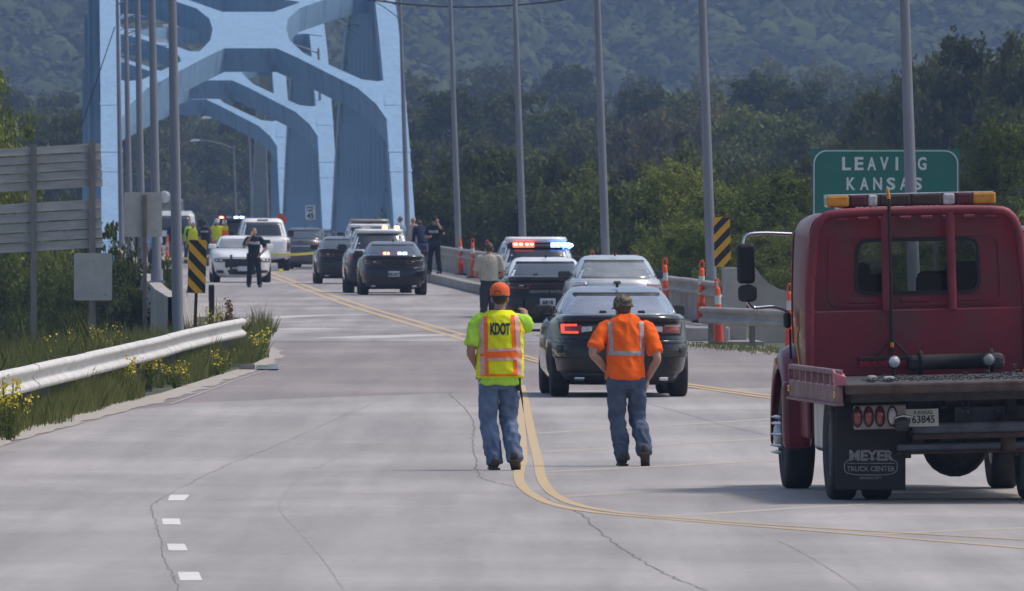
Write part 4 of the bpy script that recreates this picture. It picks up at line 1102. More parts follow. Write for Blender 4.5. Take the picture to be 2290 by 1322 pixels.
def strobes(r, C, z, items, off=.02, which='rear'):
    """lamp modules on the glass: (x0, x1, material, hot)"""
    for x0, x1, m, hot in items:
        o = C.patch(which, [(x0, z-.035), (x1, z-.035), (x1, z+.035), (x0, z+.035)], off, 4, 2).build('strobe', m, r)
        n = max(1, round((x1-x0)/.09))
        for k in range(n):
            a = x0 + (x1-x0)*(k+.25)/n; b = x0 + (x1-x0)*(k+.75)/n
            C.patch(which, [(a, z-.018), (b, z-.018), (b, z+.018), (a, z+.018)], off+.006, 2, 1).build('strobe_core', hot, o)
def carpos(px, d_ax, K, rear=True, extra=0.0):
    """car origin for its rear (or front) axle centre standing at column px, distance d_ax"""
    x = (px-CX)*d_ax/F; rz = BANG + extra; y = K['wb'][0]
    if not rear: return (x - math.sin(BANG+extra)*K['wb'][1]*1.0, d_ax + K['wb'][1]*math.cos(BANG+extra), 0), rz + math.pi
    return (x + math.sin(rz)*y, d_ax - y*math.cos(rz), 0), rz
gP = 'police cars parked on the bridge'
# near black sedan
p, rz = carpos(1383, 181, SEDAN, extra=R(.6))
near_car, B, C = car('police_sedan', 'sedan', SEDAN, p, rz, 'nearest black police sedan with one lit tail light, just ahead of the orange-shirted walker', 'police car', C_black, paintm('painted_sky_sheen_roof', (.20, .21, .23), .2, .9), style='charger', lit=('left',), group=gP, glass=mat('painted_sky_glass', (.19, .205, .225), .05, var=.25, scale=1.5, spec=1.0, coat=1.0))  # sky reflection painted into the grey roof and pale glass base colours
t = text_mesh('LEAVENWORTH', .065, 0, .002, 1.0); link('lettering', t, near_car, M_gprint, (-.02, B.raw('rear', 0, .80).y - .03, .803))
for sx in (-1, 1): B.patch('rear', [(sx*.78, .60), (sx*.86, .60), (sx*.86, .70), (sx*.78, .70)], .004, 3, 2).build('reflector', M_blk, near_car)
# silver sedan in front of it
p, rz = carpos(1376, 259, TAURUS)
car('silver_sedan', 'taurus', TAURUS, p, rz, 'silver sedan with clear rear glass and pale headrests ahead of the nearest black sedan', 'car', C_silver, style='plain', glass=M_glass2)
# patrol sedan with white roof
p, rz = carpos(1221, 270, SEDAN)
hp, B, C = car('police_sedan', 'sedan', SEDAN, p, rz, 'black patrol sedan with white roof and doors beside the man in the tan shirt', 'police car', C_black, C_white, gP, 'racetrack', plate='68 18', door=C_white)
t = text_mesh('HIGHWAY PATROL', .085, 0, .003, 1.0); link('lettering', t, hp, M_gprint, (0, B.raw('rear', 0, .80).y - .035, .80))
# utility vehicle with red and blue lights
p, rz = carpos(1197, 300, SUV)
sv, B, C = car('police_suv', 'suv', SUV, p, rz, 'white-roofed police utility vehicle with red and blue rear window lights flashing', 'police car', C_black, C_white, gP, 'suv', door=C_white)
strobes(sv, C, 1.585, [(-.50, -.28, M_red, M_hotr), (-.26, -.05, M_red, M_hotr)], .10); strobes(sv, C, 1.585, [(.32, .52, M_blue_l, M_hot), (.54, .78, M_blue_l, M_hot)], .10)
C.patch('rear', [(-.62, 1.545), (.80, 1.545), (.80, 1.625), (-.62, 1.625)], .05, 12, 2).build('light_bar', M_blk, sv)
# middle dark sedan with strobes in the rear glass
p, rz = carpos(879, 370, SEDAN)
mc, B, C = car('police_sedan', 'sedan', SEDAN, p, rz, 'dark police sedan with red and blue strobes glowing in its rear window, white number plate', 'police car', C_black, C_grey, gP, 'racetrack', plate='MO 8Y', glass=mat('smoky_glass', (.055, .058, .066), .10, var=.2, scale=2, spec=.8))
strobes(mc, C, 1.125, [(-.28, -.10, M_red, M_hotr)], .03); strobes(mc, C, 1.125, [(.12, .24, M_blue_l, M_hot), (.25, .38, M_blue_l, M_hot)], .03)
# black and white utility vehicle ahead of it with amber roof lights
p, rz = carpos(846, 378, SUV)
s2, B, C = car('police_suv', 'suv', SUV, p, rz, 'black and white police utility vehicle with two amber roof lights', 'police car', C_black, C_white, gP, 'suv', door=C_white)
lb = MB().box((.12, -1.45, 1.80), (1.0, .28, .05), bev=.02).build('light_bar', M_blk, s2)
for x in (.18, .52): MB().box((x, -1.50, 1.85), (.15, .22, .09), bev=.03).build('amber_light', M_amb, lb); MB().box((x, -1.612, 1.85), (.10, .01, .05)).build('strobe_core', M_hotr, lb)
MB().box((-.35, -1.45, 1.84), (.28, .24, .06), bev=.02).build('white_light', M_clear, lb)
# black sedan at its left
p, rz = carpos(770, 419, SEDAN)
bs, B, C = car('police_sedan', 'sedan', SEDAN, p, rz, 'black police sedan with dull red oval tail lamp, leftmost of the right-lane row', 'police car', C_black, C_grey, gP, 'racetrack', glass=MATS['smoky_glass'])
strobes(bs, C, 1.15, [(.30, .38, M_red, M_hotr)], .03)
p, rz = carpos(824, 450, SUV)
car('police_suv', 'suv', SUV, p, rz, 'white-roofed utility vehicle seen just above the black sedan, without lit lights', 'police car', C_black, C_white, gP, 'suv')
p, rz = carpos(826, 474, SUV)
q, B, C = car('tan_suv', 'suv', SUV, p, rz, 'tan-roofed utility vehicle, farthest of the right-lane row, only its roof showing', 'car', C_tan, C_tan, None, 'suv'); q.scale = (1, 1, 1.07)
# white sedan facing the camera
p, rz = carpos(540, 425, SEDAN, rear=False, extra=R(1.0))
car('police_sedan', 'sedan', SEDAN, p, rz, 'white sedan with black push bumper facing the camera', 'police car', C_white, None, gP, 'none', front=True)
# dark wrecked cars beyond the pickup
p, rz = carpos(676, 505, SEDAN, extra=R(-7))
car('dark_sedan', 'taurus', TAURUS, p, rz, 'dark grey damaged car half hidden behind the white pickup', 'car', C_grey, None, None, 'plain')
p, rz = carpos(713, 517, SEDAN, extra=R(3))
q, B, C = car('dark_sedan', 'sedan', SEDAN, p, rz, 'black low sedan with silver trim between the damaged car and the tape end', 'car', C_black, None, None, 'racetrack', plate='')
B.patch('rear', [(-.3, .55), (.5, .55), (.5, .70), (-.3, .70)], .012, 6, 3).build('torn_trim', M_clear, q)
# far police vehicle with strobes
p, rz = carpos(517, 566, SUV)
fv, B, C = car('police_suv', 'suv', SUV, p, rz, 'dark utility vehicle with red and blue roof lights behind the white pickup cab', 'police car', C_black, None, gP, 'suv')
lb = MB().box((0, -.6, 1.80), (1.2, .30, .05)).build('light_bar', M_blk, fv)
for x0, m, h in ((-.40, M_red, M_hotr), (-.10, M_clear, M_clear), (.22, M_blue_l, M_hot), (.46, M_blue_l, M_hot)):
    o = MB().box((x0, -.6, 1.86), (.20, .28, .10), bev=.03).build('strobe', m, lb); MB().box((x0, -.745, 1.86), (.13, .01, .05)).build('strobe_core', h, o)
# white pickup
def pickup(loc, rz):
    r = empty('pickup_truck', loc, rz, 'white pickup truck seen from behind beyond the white police sedan', 'pickup')
    Bd = Slices([(.42, .90, -1.40, 4.2, 6), (.55, .985, -1.52, 4.3, 7), (.80, 1.0, -1.52, 4.32, 8), (1.10, .99, -1.50, 4.3, 8), (1.20, .97, -1.48, 4.1, 7), (1.22, .94, -1.44, 3.6, 7)])
    me = Bd.mesh('body'); me = cut_wells(me, (0, 3.6), .47, .66); me.materials.clear(); me.materials.append(C_white); link('body', me, r)
    Cb = Slices([(1.15, .93, .46, 3.1, 6), (1.3, .91, .50, 2.9, 6), (1.6, .83, .62, 2.4, 5.5), (1.82, .76, .74, 2.1, 5), (1.90, .70, .84, 1.9, 4.4), (1.935, .58, .98, 1.7, 4)])
    me = Cb.mesh('cabin'); me.materials.append(C_white); link('cabin', me, r)
    Cb.patch('rear', [(-.80, 1.28), (.80, 1.28), (.66, 1.79), (-.66, 1.79)], .005, 12, 5).build('rear_window', M_glass, r)
    for sd in ('left', 'right'): Cb.patch(sd, [(.95, 1.28), (2.5, 1.28), (2.0, 1.78), (1.0, 1.78)], .005, 6, 4).build('side_window', M_glass, r)
    Cb.patch('rear', [(-.20, 1.835), (.20, 1.835), (.20, 1.885), (-.20, 1.885)], .015, 6, 2).build('high_brake_light', M_taild, r)
    Bd.patch('rear', [(-.78, .68), (.78, .68), (.78, 1.17), (-.78, 1.17)], .006, 10, 4).build('tailgate', C_white, r)
    Bd.patch('rear', [(-.16, 1.00), (.20, 1.00), (.20, 1.15), (-.16, 1.15)], .012, 4, 3).build('tailgate_handle', M_blk, r)
    for sx in (-1, 1): Bd.patch('rear', [(sx*.82, .72), (sx*.985, .72), (sx*.985, 1.14), (sx*.82, 1.14)], .012, 4, 3).build('taillight', M_taild, r)
    MB().box((0, -1.60, .56), (1.9, .16, .18), bev=.05).build('bumper', M_chr, r); MB().box((0, -.6, .40), (1.5, 1.6, .2)).build('underbody', M_dark, r)
    ty, rm = TY2, RM2
    for y in (0, 3.6):
        for sx in (-1, 1): q = link('wheel', ty, r, None, (sx*.83, y, .395)); link('rim', rm, q)
    for sx in (-1, 1): MB().box((sx*1.10, 2.5, 1.38), (.22, .12, .26), bev=.04).build('mirror', M_blk, r)
pickup((at(589, 494).x, 494, 0), BANG + R(1))
# white utility truck far left
def utility(loc, rz):
    r = empty('utility_truck', loc, rz, 'white work truck with a machine on its bed, mostly hidden behind the left lamp posts', 'truck')
    Cb = Slices([(.5, .98, -1.0, 1.3, 6), (1.1, 1.0, -1.05, 1.4, 7), (1.5, .98, -.98, 1.2, 7), (2.0, .92, -.7, 1.0, 6), (2.15, .8, -.5, .9, 5)])
    me = Cb.mesh('cab'); me.materials.append(C_white); link('cab', me, r)
    Cb.patch('rear', [(-.80, 1.35), (.80, 1.35), (.72, 1.95), (-.72, 1.95)], .006, 10, 4).build('windscreen', M_glass, r)
    Cb.patch('rear', [(-.6, .75), (.6, .75), (.6, 1.1), (-.6, 1.1)], .006, 10, 3).build('grille', M_blk, r)
    for sx in (-1, 1): Cb.patch('rear', [(sx*.66, .82), (sx*.9, .82), (sx*.9, 1.0), (sx*.66, 1.0)], .012, 3, 3).build('headlight', M_clear, r)
    MB().box((0, 3.0, .9), (2.1, 3.4, .5), bev=.04).build('bed', C_white, r)
    MB().box((-.25, 2.0, 2.0), (.5, .6, 1.8), bev=.06).box((.25, 2.2, 2.35), (.45, .5, .6), bev=.1).build('machine_mast', mat('machine_grey', (.25, .25, .26), .6, var=.3), r)
    MB().lathe([(0, -.2), (.22, -.2), (.26, 0), (.2, .22), (0, .26)], 14, 'Y', (-.3, 1.6, 2.72)).lathe([(0, -.2), (.16, -.2), (.19, 0), (.12, .22), (0, .26)], 14, 'Y', (.12, 1.6, 2.75)).build('work_lamp', M_clear, r)
    for y in (-.2, 3.4):
        for sx in (-1, 1): q = link('wheel', TY2, r, None, (sx*.85, y, .395)); link('rim', RM2, q)
    for sx in (-1, 1): MB().box((sx*1.15, -.5, 1.6), (.2, .1, .4), bev=.03).build('mirror', M_blk, r)
utility((at(385, 552).x, 552, 0), BANG)
# ================================================================== tow truck
C_mar = mat('maroon_paint', (.175, .010, .022), .38, var=.18, scale=1.5, coat=.3, spec=.4, detail=8, rvar=.1, bump=.02, bscale=3)
streaks(C_mar, (.085, .045, .045), .50, 2.2, (1.2, 1.2, .5), .5)
C_mar2 = mat('faded_maroon_steel', (.20, .020, .035), .55, var=.22, scale=3.5, detail=8, bump=.05)
C_pink = mat('scuffed_red_rail', (.26, .15, .155), .6, var=0, c2=(.13, .040, .048), scale=9, detail=8, stretch=(1, 1, .4))
M_steel = mat('greasy_steel', (.060, .058, .060), .6, .4, var=.35, scale=7, detail=8, bump=.2)
M_steelb = mat('blue_grey_steel', (.10, .11, .14), .55, .4, var=.3, scale=5, detail=8)
M_rusts = mat('rusty_steel', (.085, .055, .042), .85, .1, var=.4, scale=7, detail=8)
M_alu = mat('brushed_aluminium', (.52, .53, .55), .4, .6, var=.2, scale=4, stretch=(1, 1, .2))
M_amberl = mat('amber_lens', (.62, .27, .02), .25, var=.2, scale=8, coat=.6); M_dkl = mat('dark_lens', (.05, .03, .02), .2, var=.2, coat=.6); M_dkr = mat('dark_red_lens', (.10, .012, .02), .2, var=.2, coat=.6)
M_winglass = bpy.data.materials.new('cab_glass'); M_winglass.use_nodes = True
_n = M_winglass.node_tree; _n.nodes.clear(); _o = _n.nodes.new('ShaderNodeOutputMaterial'); _m = _n.nodes.new('ShaderNodeMixShader'); _t = _n.nodes.new('ShaderNodeBsdfTransparent'); _g = _n.nodes.new('ShaderNodeBsdfGlossy')
_t.inputs[0].default_value = (.66, .70, .68, 1); _g.inputs['Roughness'].default_value = .03; _m.inputs[0].default_value = .07
_n.links.new(_t.outputs[0], _m.inputs[1]); _n.links.new(_g.outputs[0], _m.inputs[2]); _n.links.new(_m.outputs[0], _o.inputs[0])
ax = G(2135, 1117)
YAW = R(4.5)
T = empty('tow_truck', (ax.x, ax.y, 0), YAW, 'maroon flatbed tow truck with amber light bar standing on the road at right', 'tow truck')
def tb(nm, m, c, d, bev=.01, par=T, rot=None): return MB().box(c, d, rot, bev).build(nm, m, par)
# wheels
def twheel(x, y, r, wd, nm='wheel', out=1):
    h = wd/2
    t = MB().lathe([(r*.55, -h*.8), (r*.80, -h), (r*.95, -h*.92), (r, -h*.7), (r, h*.7), (r*.95, h*.92), (r*.80, h), (r*.55, h*.8)], 36, 'X').build(nm, M_rub, T, (x, y, r))
    rm = MB().lathe([(0, out*h*.2), (r*.2, out*h*.35), (r*.3, out*h*.1), (r*.5, -out*h*.1), (r*.56, out*h*.82), (r*.58, out*h*.8), (r*.58, -out*h*.8), (0, -out*h*.8)], 28, 'X').build('rim', M_rim, t)
    return t
RW = .50
for sx in (-1, 1):
    twheel(sx*1.015, 0, RW, .25, out=sx); twheel(sx*.70, 0, RW, .25, out=-sx)
FA = 4.55
for sx in (-1, 1):
    t = twheel(sx*.955, FA, RW, .27, out=sx)
    hub = MB().lathe([(0, sx*.13), (.12, sx*.14), (.13, sx*.17), (.07, sx*.21), (0, sx*.22)], 18, 'X').build('hub', M_alu, t)
    for k in range(10):
        a = 2*math.pi*k/10; MB().lathe([(.018, 0), (.018, sx*.05), (.004, sx*.10)], 8, 'X', (sx*.135, .17*math.cos(a), .17*math.sin(a))).build('lug_spike', M_chr, t)
# chassis
for sx in (-1, 1): tb('frame_rail', M_steel, (sx*.43, 2.35, .80), (.09, 6.2, .24))
MB().lathe([(0, -.28), (.16, -.28), (.26, -.16), (.30, 0), (.26, .18), (.12, .3), (0, .3)], 22, 'Y', (0, -.02, .50)).build('differential', M_steel, T)
MB().cyl((-.62, 0, .50), (.62, 0, .50), .085, 14).build('rear_axle', M_steel, T)
for sx in (-1, 1):
    tb('leaf_spring', M_rusts, (sx*.47, 0, .62), (.08, 1.3, .10)); tb('hanger_bracket', M_steel, (sx*.52, -.55, .50), (.12, .2, .22))
# deck
DZ = 1.075; TAIL = -1.75; HB = 2.75
tb('deck', M_steel, (0, (TAIL+HB)/2, DZ-.035), (2.30, HB-TAIL, .07), .01)
tb('tail_edge', M_rusts, (0, TAIL-.03, DZ-.045), (2.30, .08, .09), .02)
for k in range(9): tb('cross_member', M_steel, (0, TAIL+.4+k*.5, DZ-.12), (2.1, .07, .10), .005)
for sx in (-1, 1):
    x = sx*1.19
    tb('rail_channel', C_pink, (x, .42, DZ-.095), (.05, 4.3, .16), .012)
    tb('rail_lip', C_pink, (x + sx*.012, .42, DZ-.178), (.08, 4.32, .025), .006)
    tb('top_rail', C_pink, (x, .42, DZ+.105), (.055, 4.3, .045), .012)
    for k in range(9): tb('stake', C_pink, (x, -1.65+k*.53, DZ+.035), (.05, .045, .11), .005)
    for y in (-1.6, 2.45): tb('marker_light', M_amberl, (x + sx*.03, y, DZ-.09), (.03, .12, .06), .01)
    MB().prism([(x-.05, TAIL-.02, DZ-.01), (x+.05, TAIL-.02, DZ-.01), (x+.05, TAIL-.02, DZ+.06), (x-.05, TAIL-.02, DZ+.10)], (0, .18, .03)).build('rail_end', mat('pink_scuffed_paint', (.42, .12, .16), .5, var=.2), T)
# headboard
hb = tb('headboard', C_mar, (0, HB+.03, DZ+.295), (2.06, .05, .60), .012)
hoop = [(-1.0, HB, DZ), (-.99, HB, 1.8), (-.955, HB, 2.15), (-.93, HB, 2.36), (-.86, HB, 2.50), (-.70, HB, 2.555), (0, HB, 2.565), (.70, HB, 2.555), (.86, HB, 2.50), (.93, HB, 2.36), (.955, HB, 2.15), (.99, HB, 1.8), (1.0, HB, DZ)]
MB().tube(spline(hoop, 3), .045, 10).build('guard_hoop', C_mar2, T)
for x in (-.285, .315): MB().tube([(x, HB, 1.66), (x*.98, HB, 2.55)], .042, 10).build('guard_bar', C_mar2, T)
# cab
def rounded(pts, rads, n=6):
    out = []
    for i, p in enumerate(pts):
        p = Vector((p[0], p[1])); a = Vector(pts[i-1]) - p; b_ = Vector(pts[(i+1) % len(pts)]) - p; r = rads[i]
        if r <= 0: out.append((p.x, p.y)); continue
        A = p + a.normalized()*r; B_ = p + b_.normalized()*r
        for k in range(n+1):
            t = k/n; q = A*(1-t)**2 + p*2*t*(1-t) + B_*t*t; out.append((q.x, q.y))
    return out
CBY = 3.0; CL = 1.75
outer = rounded([(-.965, .78), (.965, .78), (.99, 1.7), (.945, 2.56), (-.945, 2.56), (-.99, 1.7)], [.05, .05, .3, .20, .20, .3])
def hole_panel(nm, outer, inner, y, th, m, par):
    bm = bmesh.new(); es = []
    for loop in (outer, inner):
        vs = [bm.verts.new((x, y, z)) for x, z in loop]
        es += [bm.edges.new((vs[i], vs[(i+1) % len(vs)])) for i in range(len(vs))]
    bmesh.ops.triangle_fill(bm, use_beauty=True, edges=es)
    r = bmesh.ops.extrude_face_region(bm, geom=bm.faces[:]); bmesh.ops.translate(bm, verts=[g for g in r['geom'] if isinstance(g, bmesh.types.BMVert)], vec=(0, th, 0))
    bmesh.ops.recalc_face_normals(bm, faces=bm.faces[:])
    me = bpy.data.meshes.new(nm); bm.to_mesh(me); bm.free(); return link(nm, me, par, m)
WX = .025; win = rounded([(WX-.55, 1.835), (WX+.55, 1.835), (WX+.54, 2.285), (WX-.53, 2.285)], [.10]*4)
hole_panel('cab_back', outer, win, CBY, .04, C_mar, T)
# shell
v = []; f = []; n = len(outer)
for k, (y, sx, dz) in enumerate([(CBY-.0, .985, -.012), (CBY+.05, 1.0, 0), (CBY+.9, 1.005, 0), (CBY+1.35, 1.0, -.02), (CBY+CL, .96, -.05)]):
    for x, z in outer: v.append((x*sx, y, z + (dz if z > 2 else 0)))
for k in range(4):
    for i in range(n): j = (i+1) % n; f.append((k*n+i, k*n+j, (k+1)*n+j, (k+1)*n+i))
sh = MB().add(v, f, True).build('cab_shell', C_mar, T)
md = sh.modifiers.new('thick', 'SOLIDIFY'); md.thickness = .03; md.offset = -1
# corrugated recess panels stamped in the cab back
rec = hole_panel('back_swage', rounded([(-.80, 1.70), (.84, 1.70), (.82, 2.36), (-.78, 2.36)], [.12]*4), rounded([(-.745, 1.73), (.785, 1.73), (.765, 2.325), (-.725, 2.325)], [.10]*4), CBY-.014, .012, C_mar, T)
for x0 in (-.62, -.14, .34): tb('swage', C_mar, (x0+.14, CBY-.008, 1.755), (.26, .02, .05), .008)
for k in range(8): tb('roof_bracket', mat('scuffed_pink_paint', (.26, .06, .09), .5, var=.15), (-.66 + k*.195, CBY-.02, 2.505), (.10, .05, .028), .006)
gs = hole_panel('window_gasket', rounded([(WX-.58, 1.805), (WX+.58, 1.805), (WX+.57, 2.315), (WX-.56, 2.315)], [.12]*4), win, CBY-.022, .03, M_blk, T)
pw = poly = [(x, CBY+.01, z) for x, z in win]
link('rear_window', pyd('glass', pw, [tuple(range(len(pw)))]), T, M_winglass)
ws = [(-.84, CBY+CL-.28, 1.55), (.84, CBY+CL-.28, 1.55), (.80, CBY+CL-.52, 2.36), (-.80, CBY+CL-.52, 2.36)]
link('windscreen', pyd('glass', [(-.86, CBY+CL-.02, 1.62), (.86, CBY+CL-.02, 1.62), (.80, CBY+CL-.06, 2.36), (-.80, CBY+CL-.06, 2.36)], [(0, 1, 2, 3)]), T, M_winglass)
fo = rounded([(-.94, .80), (.94, .80), (.97, 1.7), (.93, 2.50), (-.93, 2.50), (-.97, 1.7)], [.05, .05, .3, .2, .2, .3])
hole_panel('cab_front', fo, rounded([(-.86, 1.60), (.86, 1.60), (.80, 2.37), (-.80, 2.37)], [.08]*4), CBY+CL-.05, .03, C_mar, T)
M_int = mat('cab_trim', (.03, .03, .034), .9, var=.2)
tb('dashboard', M_int, (0, CBY+CL-.22, 1.55), (1.8, .30, .12), .04)
for x, w_, h in ((-.44, .50, .78), (.36, .60, .80)):
    st = tb('seat', M_int, (x, CBY+.42, 1.33 + h/2 - .12), (w_, .16, h), .07)
tb('headrest', M_int, (-.50, CBY+.40, 1.98), (.28, .14, .24), .06); tb('headrest', M_int, (.50, CBY+.38, 1.99), (.34, .14, .20), .06)
tb('cab_floor', M_int, (0, CBY+.9, .86), (1.9, 1.7, .06))
# hood and fenders
hd = Slices([(.75, 1.0, CBY+CL-.3, CBY+CL+1.35, 4), (1.1, 1.0, CBY+CL-.3, CBY+CL+1.4, 4), (1.35, .86, CBY+CL-.3, CBY+CL+1.3, 4), (1.50, .72, CBY+CL-.3, CBY+CL+1.0, 4), (1.56, .5, CBY+CL-.2, CBY+CL+.7, 4)]).mesh('hood'); hd.materials.append(C_mar); link('hood', hd, T)
for sx in (-1, 1):
    prof = []
    b = MB(); v = []; f = []; ks = 14
    for k in range(ks+1):
        a = math.pi*(.02 + .96*k/ks); cy, cz = math.cos(a), math.sin(a)
        yy = FA + cy*.72; zz = .56 + cz*.80
        for x, dz in ((sx*.78, .02), (sx*.99, 0), (sx*1.09, -.05), (sx*1.13, -.15), (sx*1.12, -.22)): v.append((x, yy, max(.42, zz + dz)))
    for k in range(ks):
        for i in range(4): f.append((k*5+i, k*5+i+1, (k+1)*5+i+1, (k+1)*5+i))
    o = b.add(v, f, True).build('fender', C_mar, T); md = o.modifiers.new('t', 'SOLIDIFY'); md.thickness = .03
    tb('fender_lamp', M_amberl, (sx*1.12, FA+.1, 1.20), (.04, .16, .07), .015)
    # door lower skirt, step box and tank
    tb('cab_skirt', C_mar, (sx*.985, CBY+.75, .82), (.06, 1.55, .62), .03)
    tb('cab_corner', C_mar, (sx*1.03, FA-.78, .72), (.26, .16, .62), .05)
    tb('side_box', M_alu, (sx*.96, 1.75, .66), (.14, .9, .42), .02)
    tb('step_tank', M_blk, (sx*.80, 2.2, .60), (.30, 1.6, .40), .05)
    # mirrors
    mb = MB().tube(spline([(sx*.98, CBY+1.35, 2.37), (sx*1.25, CBY+1.30, 2.385), (sx*1.40, CBY+1.27, 2.37), (sx*1.435, CBY+1.26, 2.28)], 4), .016, 8).build('mirror_bracket', M_chr, T)
    tb('mirror', M_blk, (sx*1.42, CBY+1.26, 2.11), (.165, .09, .37), .035)
    sm = tb('convex_mirror', M_blk, (sx*1.41, CBY+1.26, 1.835), (.175, .09, .155), .045); tb('mirror_glass', M_glass, (sx*1.41, CBY+1.212, 1.835), (.14, .008, .12), .003, sm)
    MB().tube(spline([(sx*1.41, CBY+1.26, 1.75), (sx*1.35, CBY+1.28, 1.70), (sx*1.18, CBY+1.30, 1.705), (sx*1.05, CBY+1.32, 1.66), (sx*1.02, CBY+1.32, 1.6)], 4), .016, 8).build('mirror_bracket', M_chr, T)
    tb('grab_box', M_blk, (sx*1.05, CBY+1.25, 1.58), (.07, .12, .15), .03)
    MB().tube([(sx*1.03, CBY+1.2, 1.5), (sx*1.03, CBY+1.2, 1.1)], .012, 6).build('grab_handle', M_blk, T)
    MB().tube(spline([(sx*1.035, CBY+.35, 1.52), (sx*1.04, CBY+.5, 1.40), (sx*1.035, CBY+.42, 1.25), (sx*1.03, CBY+.3, 1.02), (sx*1.02, CBY+.4, .92)], 5), .012, 5).build('flame_stripe', mat('gold_pinstripe', (.55, .36, .05), .4, var=.1), T)
# light bar
LBZ = 2.665; LBY = CBY+.35; bar = MB().box((.0, LBY, LBZ-.005), (1.50, .27, .10), bev=.02).build('light_bar', M_dkl, T)
segs = [(-.765, -.56, M_amberl), (-.55, -.395, M_dkr), (-.385, -.30, M_clear), (-.275, .0, M_dkl), (.01, .29, M_dkl), (.30, .41, M_clear), (.42, .565, M_dkr), (.575, .785, M_amberl)]
for a, b_, m in segs: tb('lens', m, ((a+b_)/2, LBY, LBZ), (b_-a, .30, .105), .018, bar)
tb('bar_cap', M_alu, (0, LBY, LBZ+.056), (1.53, .27, .012), .004, bar)
for x in (-.55, .55): tb('bar_foot', M_blk, (x, LBY, LBZ-.085), (.10, .2, .09), .01, bar)
# winch, work lights, chains on deck
wn = MB().lathe([(0, -.34), (.11, -.34), (.11, -.31), (.07, -.30), (.07, .30), (.11, .31), (.11, .34), (0, .34)], 22, 'X', (.30, HB-.30, DZ+.115)).build('winch_drum', M_dark, T)
tb('winch_motor', M_blk, (-.07, HB-.30, DZ+.105), (.15, .18, .15), .04, wn); tb('winch_gear', M_steel, (.66, HB-.30, DZ+.11), (.16, .20, .15), .05, wn)
for x, m in ((-.31, M_clear), (.55, M_glass2)):
    l = MB().lathe([(0, -.035), (.052, -.035), (.062, -.02), (.062, .03), (.03, .06), (0, .06)], 18, 'Y', (x, HB-.72, DZ+.13)).build('work_light', M_blk, T); MB().lathe([(0, -.041), (.050, -.041), (.050, -.034), (0, -.034)], 18, 'Y', (x, HB-.72, DZ+.13)).build('lens', m, l)
    MB().cyl((x, HB-.70, DZ), (x, HB-.70, DZ+.08), .012, 8).build('lamp_stem', M_blk, l)
rnd = random.Random(4)
def chain(x0, x1, y, z, nm='chain', amp=.008):
    b = MB(); n = int(abs(x1-x0)/.032)
    for i in range(n):
        x = x0 + (x1-x0)*i/n; c = Vector((x, y + rnd.uniform(-.03, .03), z + abs(rnd.gauss(0, amp)) + .012)); a = rnd.uniform(-.5, .5)
        q = []
        for k in range(8):
            t = 2*math.pi*k/8; q.append(c + Vector((math.cos(t)*.022*math.cos(a), math.cos(t)*.022*math.sin(a), math.sin(t)*.012 if i % 2 else 0)) + Vector((0, 0 if i % 2 else math.sin(t)*.012, 0)))
        b.tube(q + [q[0]], .0048, 5, False)
    return b.build(nm, MATS['greasy_steel'], T)
stuff(chain(-.95, 1.1, TAIL+.30, DZ+.01)); stuff(chain(-.9, .5, TAIL+.6, DZ+.01, amp=.02)); stuff(chain(.30, 1.12, TAIL+.45, DZ+.02, amp=.03))
for k in range(7): tb('ratchet_strap', M_blk, (.62+k*.075, TAIL+1.0, DZ+.06), (.05, .08, .12), .015)
tb('yellow_hook', M_amberl, (.50, TAIL+.5, DZ+.05), (.04, .05, .08), .012); tb('hook', M_galv_d, (-.86, TAIL+.5, DZ+.035), (.08, .12, .06), .02); tb('hook', M_galv_d, (-.72, TAIL+.4, DZ+.03), (.10, .08, .05), .02)
# under the tail
tl = tb('tail_lamp_box', mat('lamp_box_steel', (.36, .29, .29), .6, .2, var=.2, scale=8), (-.78, -1.10, .77), (.46, .10, .215), .015)
for x, m in ((-.985, M_tail), (-.885, M_tail), (-.785, M_tail), (-.675, M_clear)):
    o = MB().lathe([(0, -.012), (.028, -.012), (.036, 0), (.036, .02)], 18, 'Y', (0, 0, 0)).build('taillight', m, tl, (x - 0, -1.155, .775)); o.scale = (1, 1, 2.3)
    q = MB().lathe([(.036, -.008), (.047, -.008), (.047, .012), (.036, .012)], 18, 'Y').build('lamp_ring', M_blk, tl, (x, -1.152, .775)); q.scale = (1, 1, 2.0)
tr_ = tb('tail_lamp_box', MATS['lamp_box_steel'], (.78, -1.10, .77), (.46, .10, .215), .015)
for x in (.685, .785, .885): 
    o = MB().lathe([(0, -.012), (.028, -.012), (.036, 0), (.036, .02)], 18, 'Y').build('taillight', M_tail, tr_, (x, -1.155, .775)); o.scale = (1, 1, 2.3)
pt = tb('licence_plate', mat('truck_plate', (.55, .56, .52), .55, var=.1), (-.42, -1.14, .755), (.31, .012, .155), .004)
link('plate_state', text_mesh('KANSAS', .045, 0, .001), pt, M_ink, (-.40, -1.149, .80)); link('plate_number', text_mesh('163845', .092, 0, .002, .9), pt, M_ink, (-.42, -1.149, .738))
hk = tb('pintle_hook', M_steel, (-.60, -1.22, .70), (.12, .16, .12), .03); MB().tube(spline([(-.66, -1.28, .76), (-.60, -1.34, .78), (-.52, -1.30, .765)], 4), .012, 6).build('hook_latch', M_chr, hk)
tb('cross_plate', M_steel, (.20, -.55, .80), (1.9, .08, .22), .01); tb('rear_panel', M_dark, (0, .2, .93), (2.1, .1, .20), .01)
for x, zz in ((-.17, .90), (.03, .885), (.62, .89)):
    bk = tb('bracket', M_steelb, (x, -.66, zz), (.075, .06, .16), .02); tb('bracket_slot', M_dark, (x, -.694, zz), (.04, .008, .11), .003, bk)
tb('push_bar', M_steelb, (.10, -.95, .66), (1.15, .16, .10), .02); tb('bar_underside', M_rusts, (.10, -.93, .585), (1.15, .14, .05), .01)
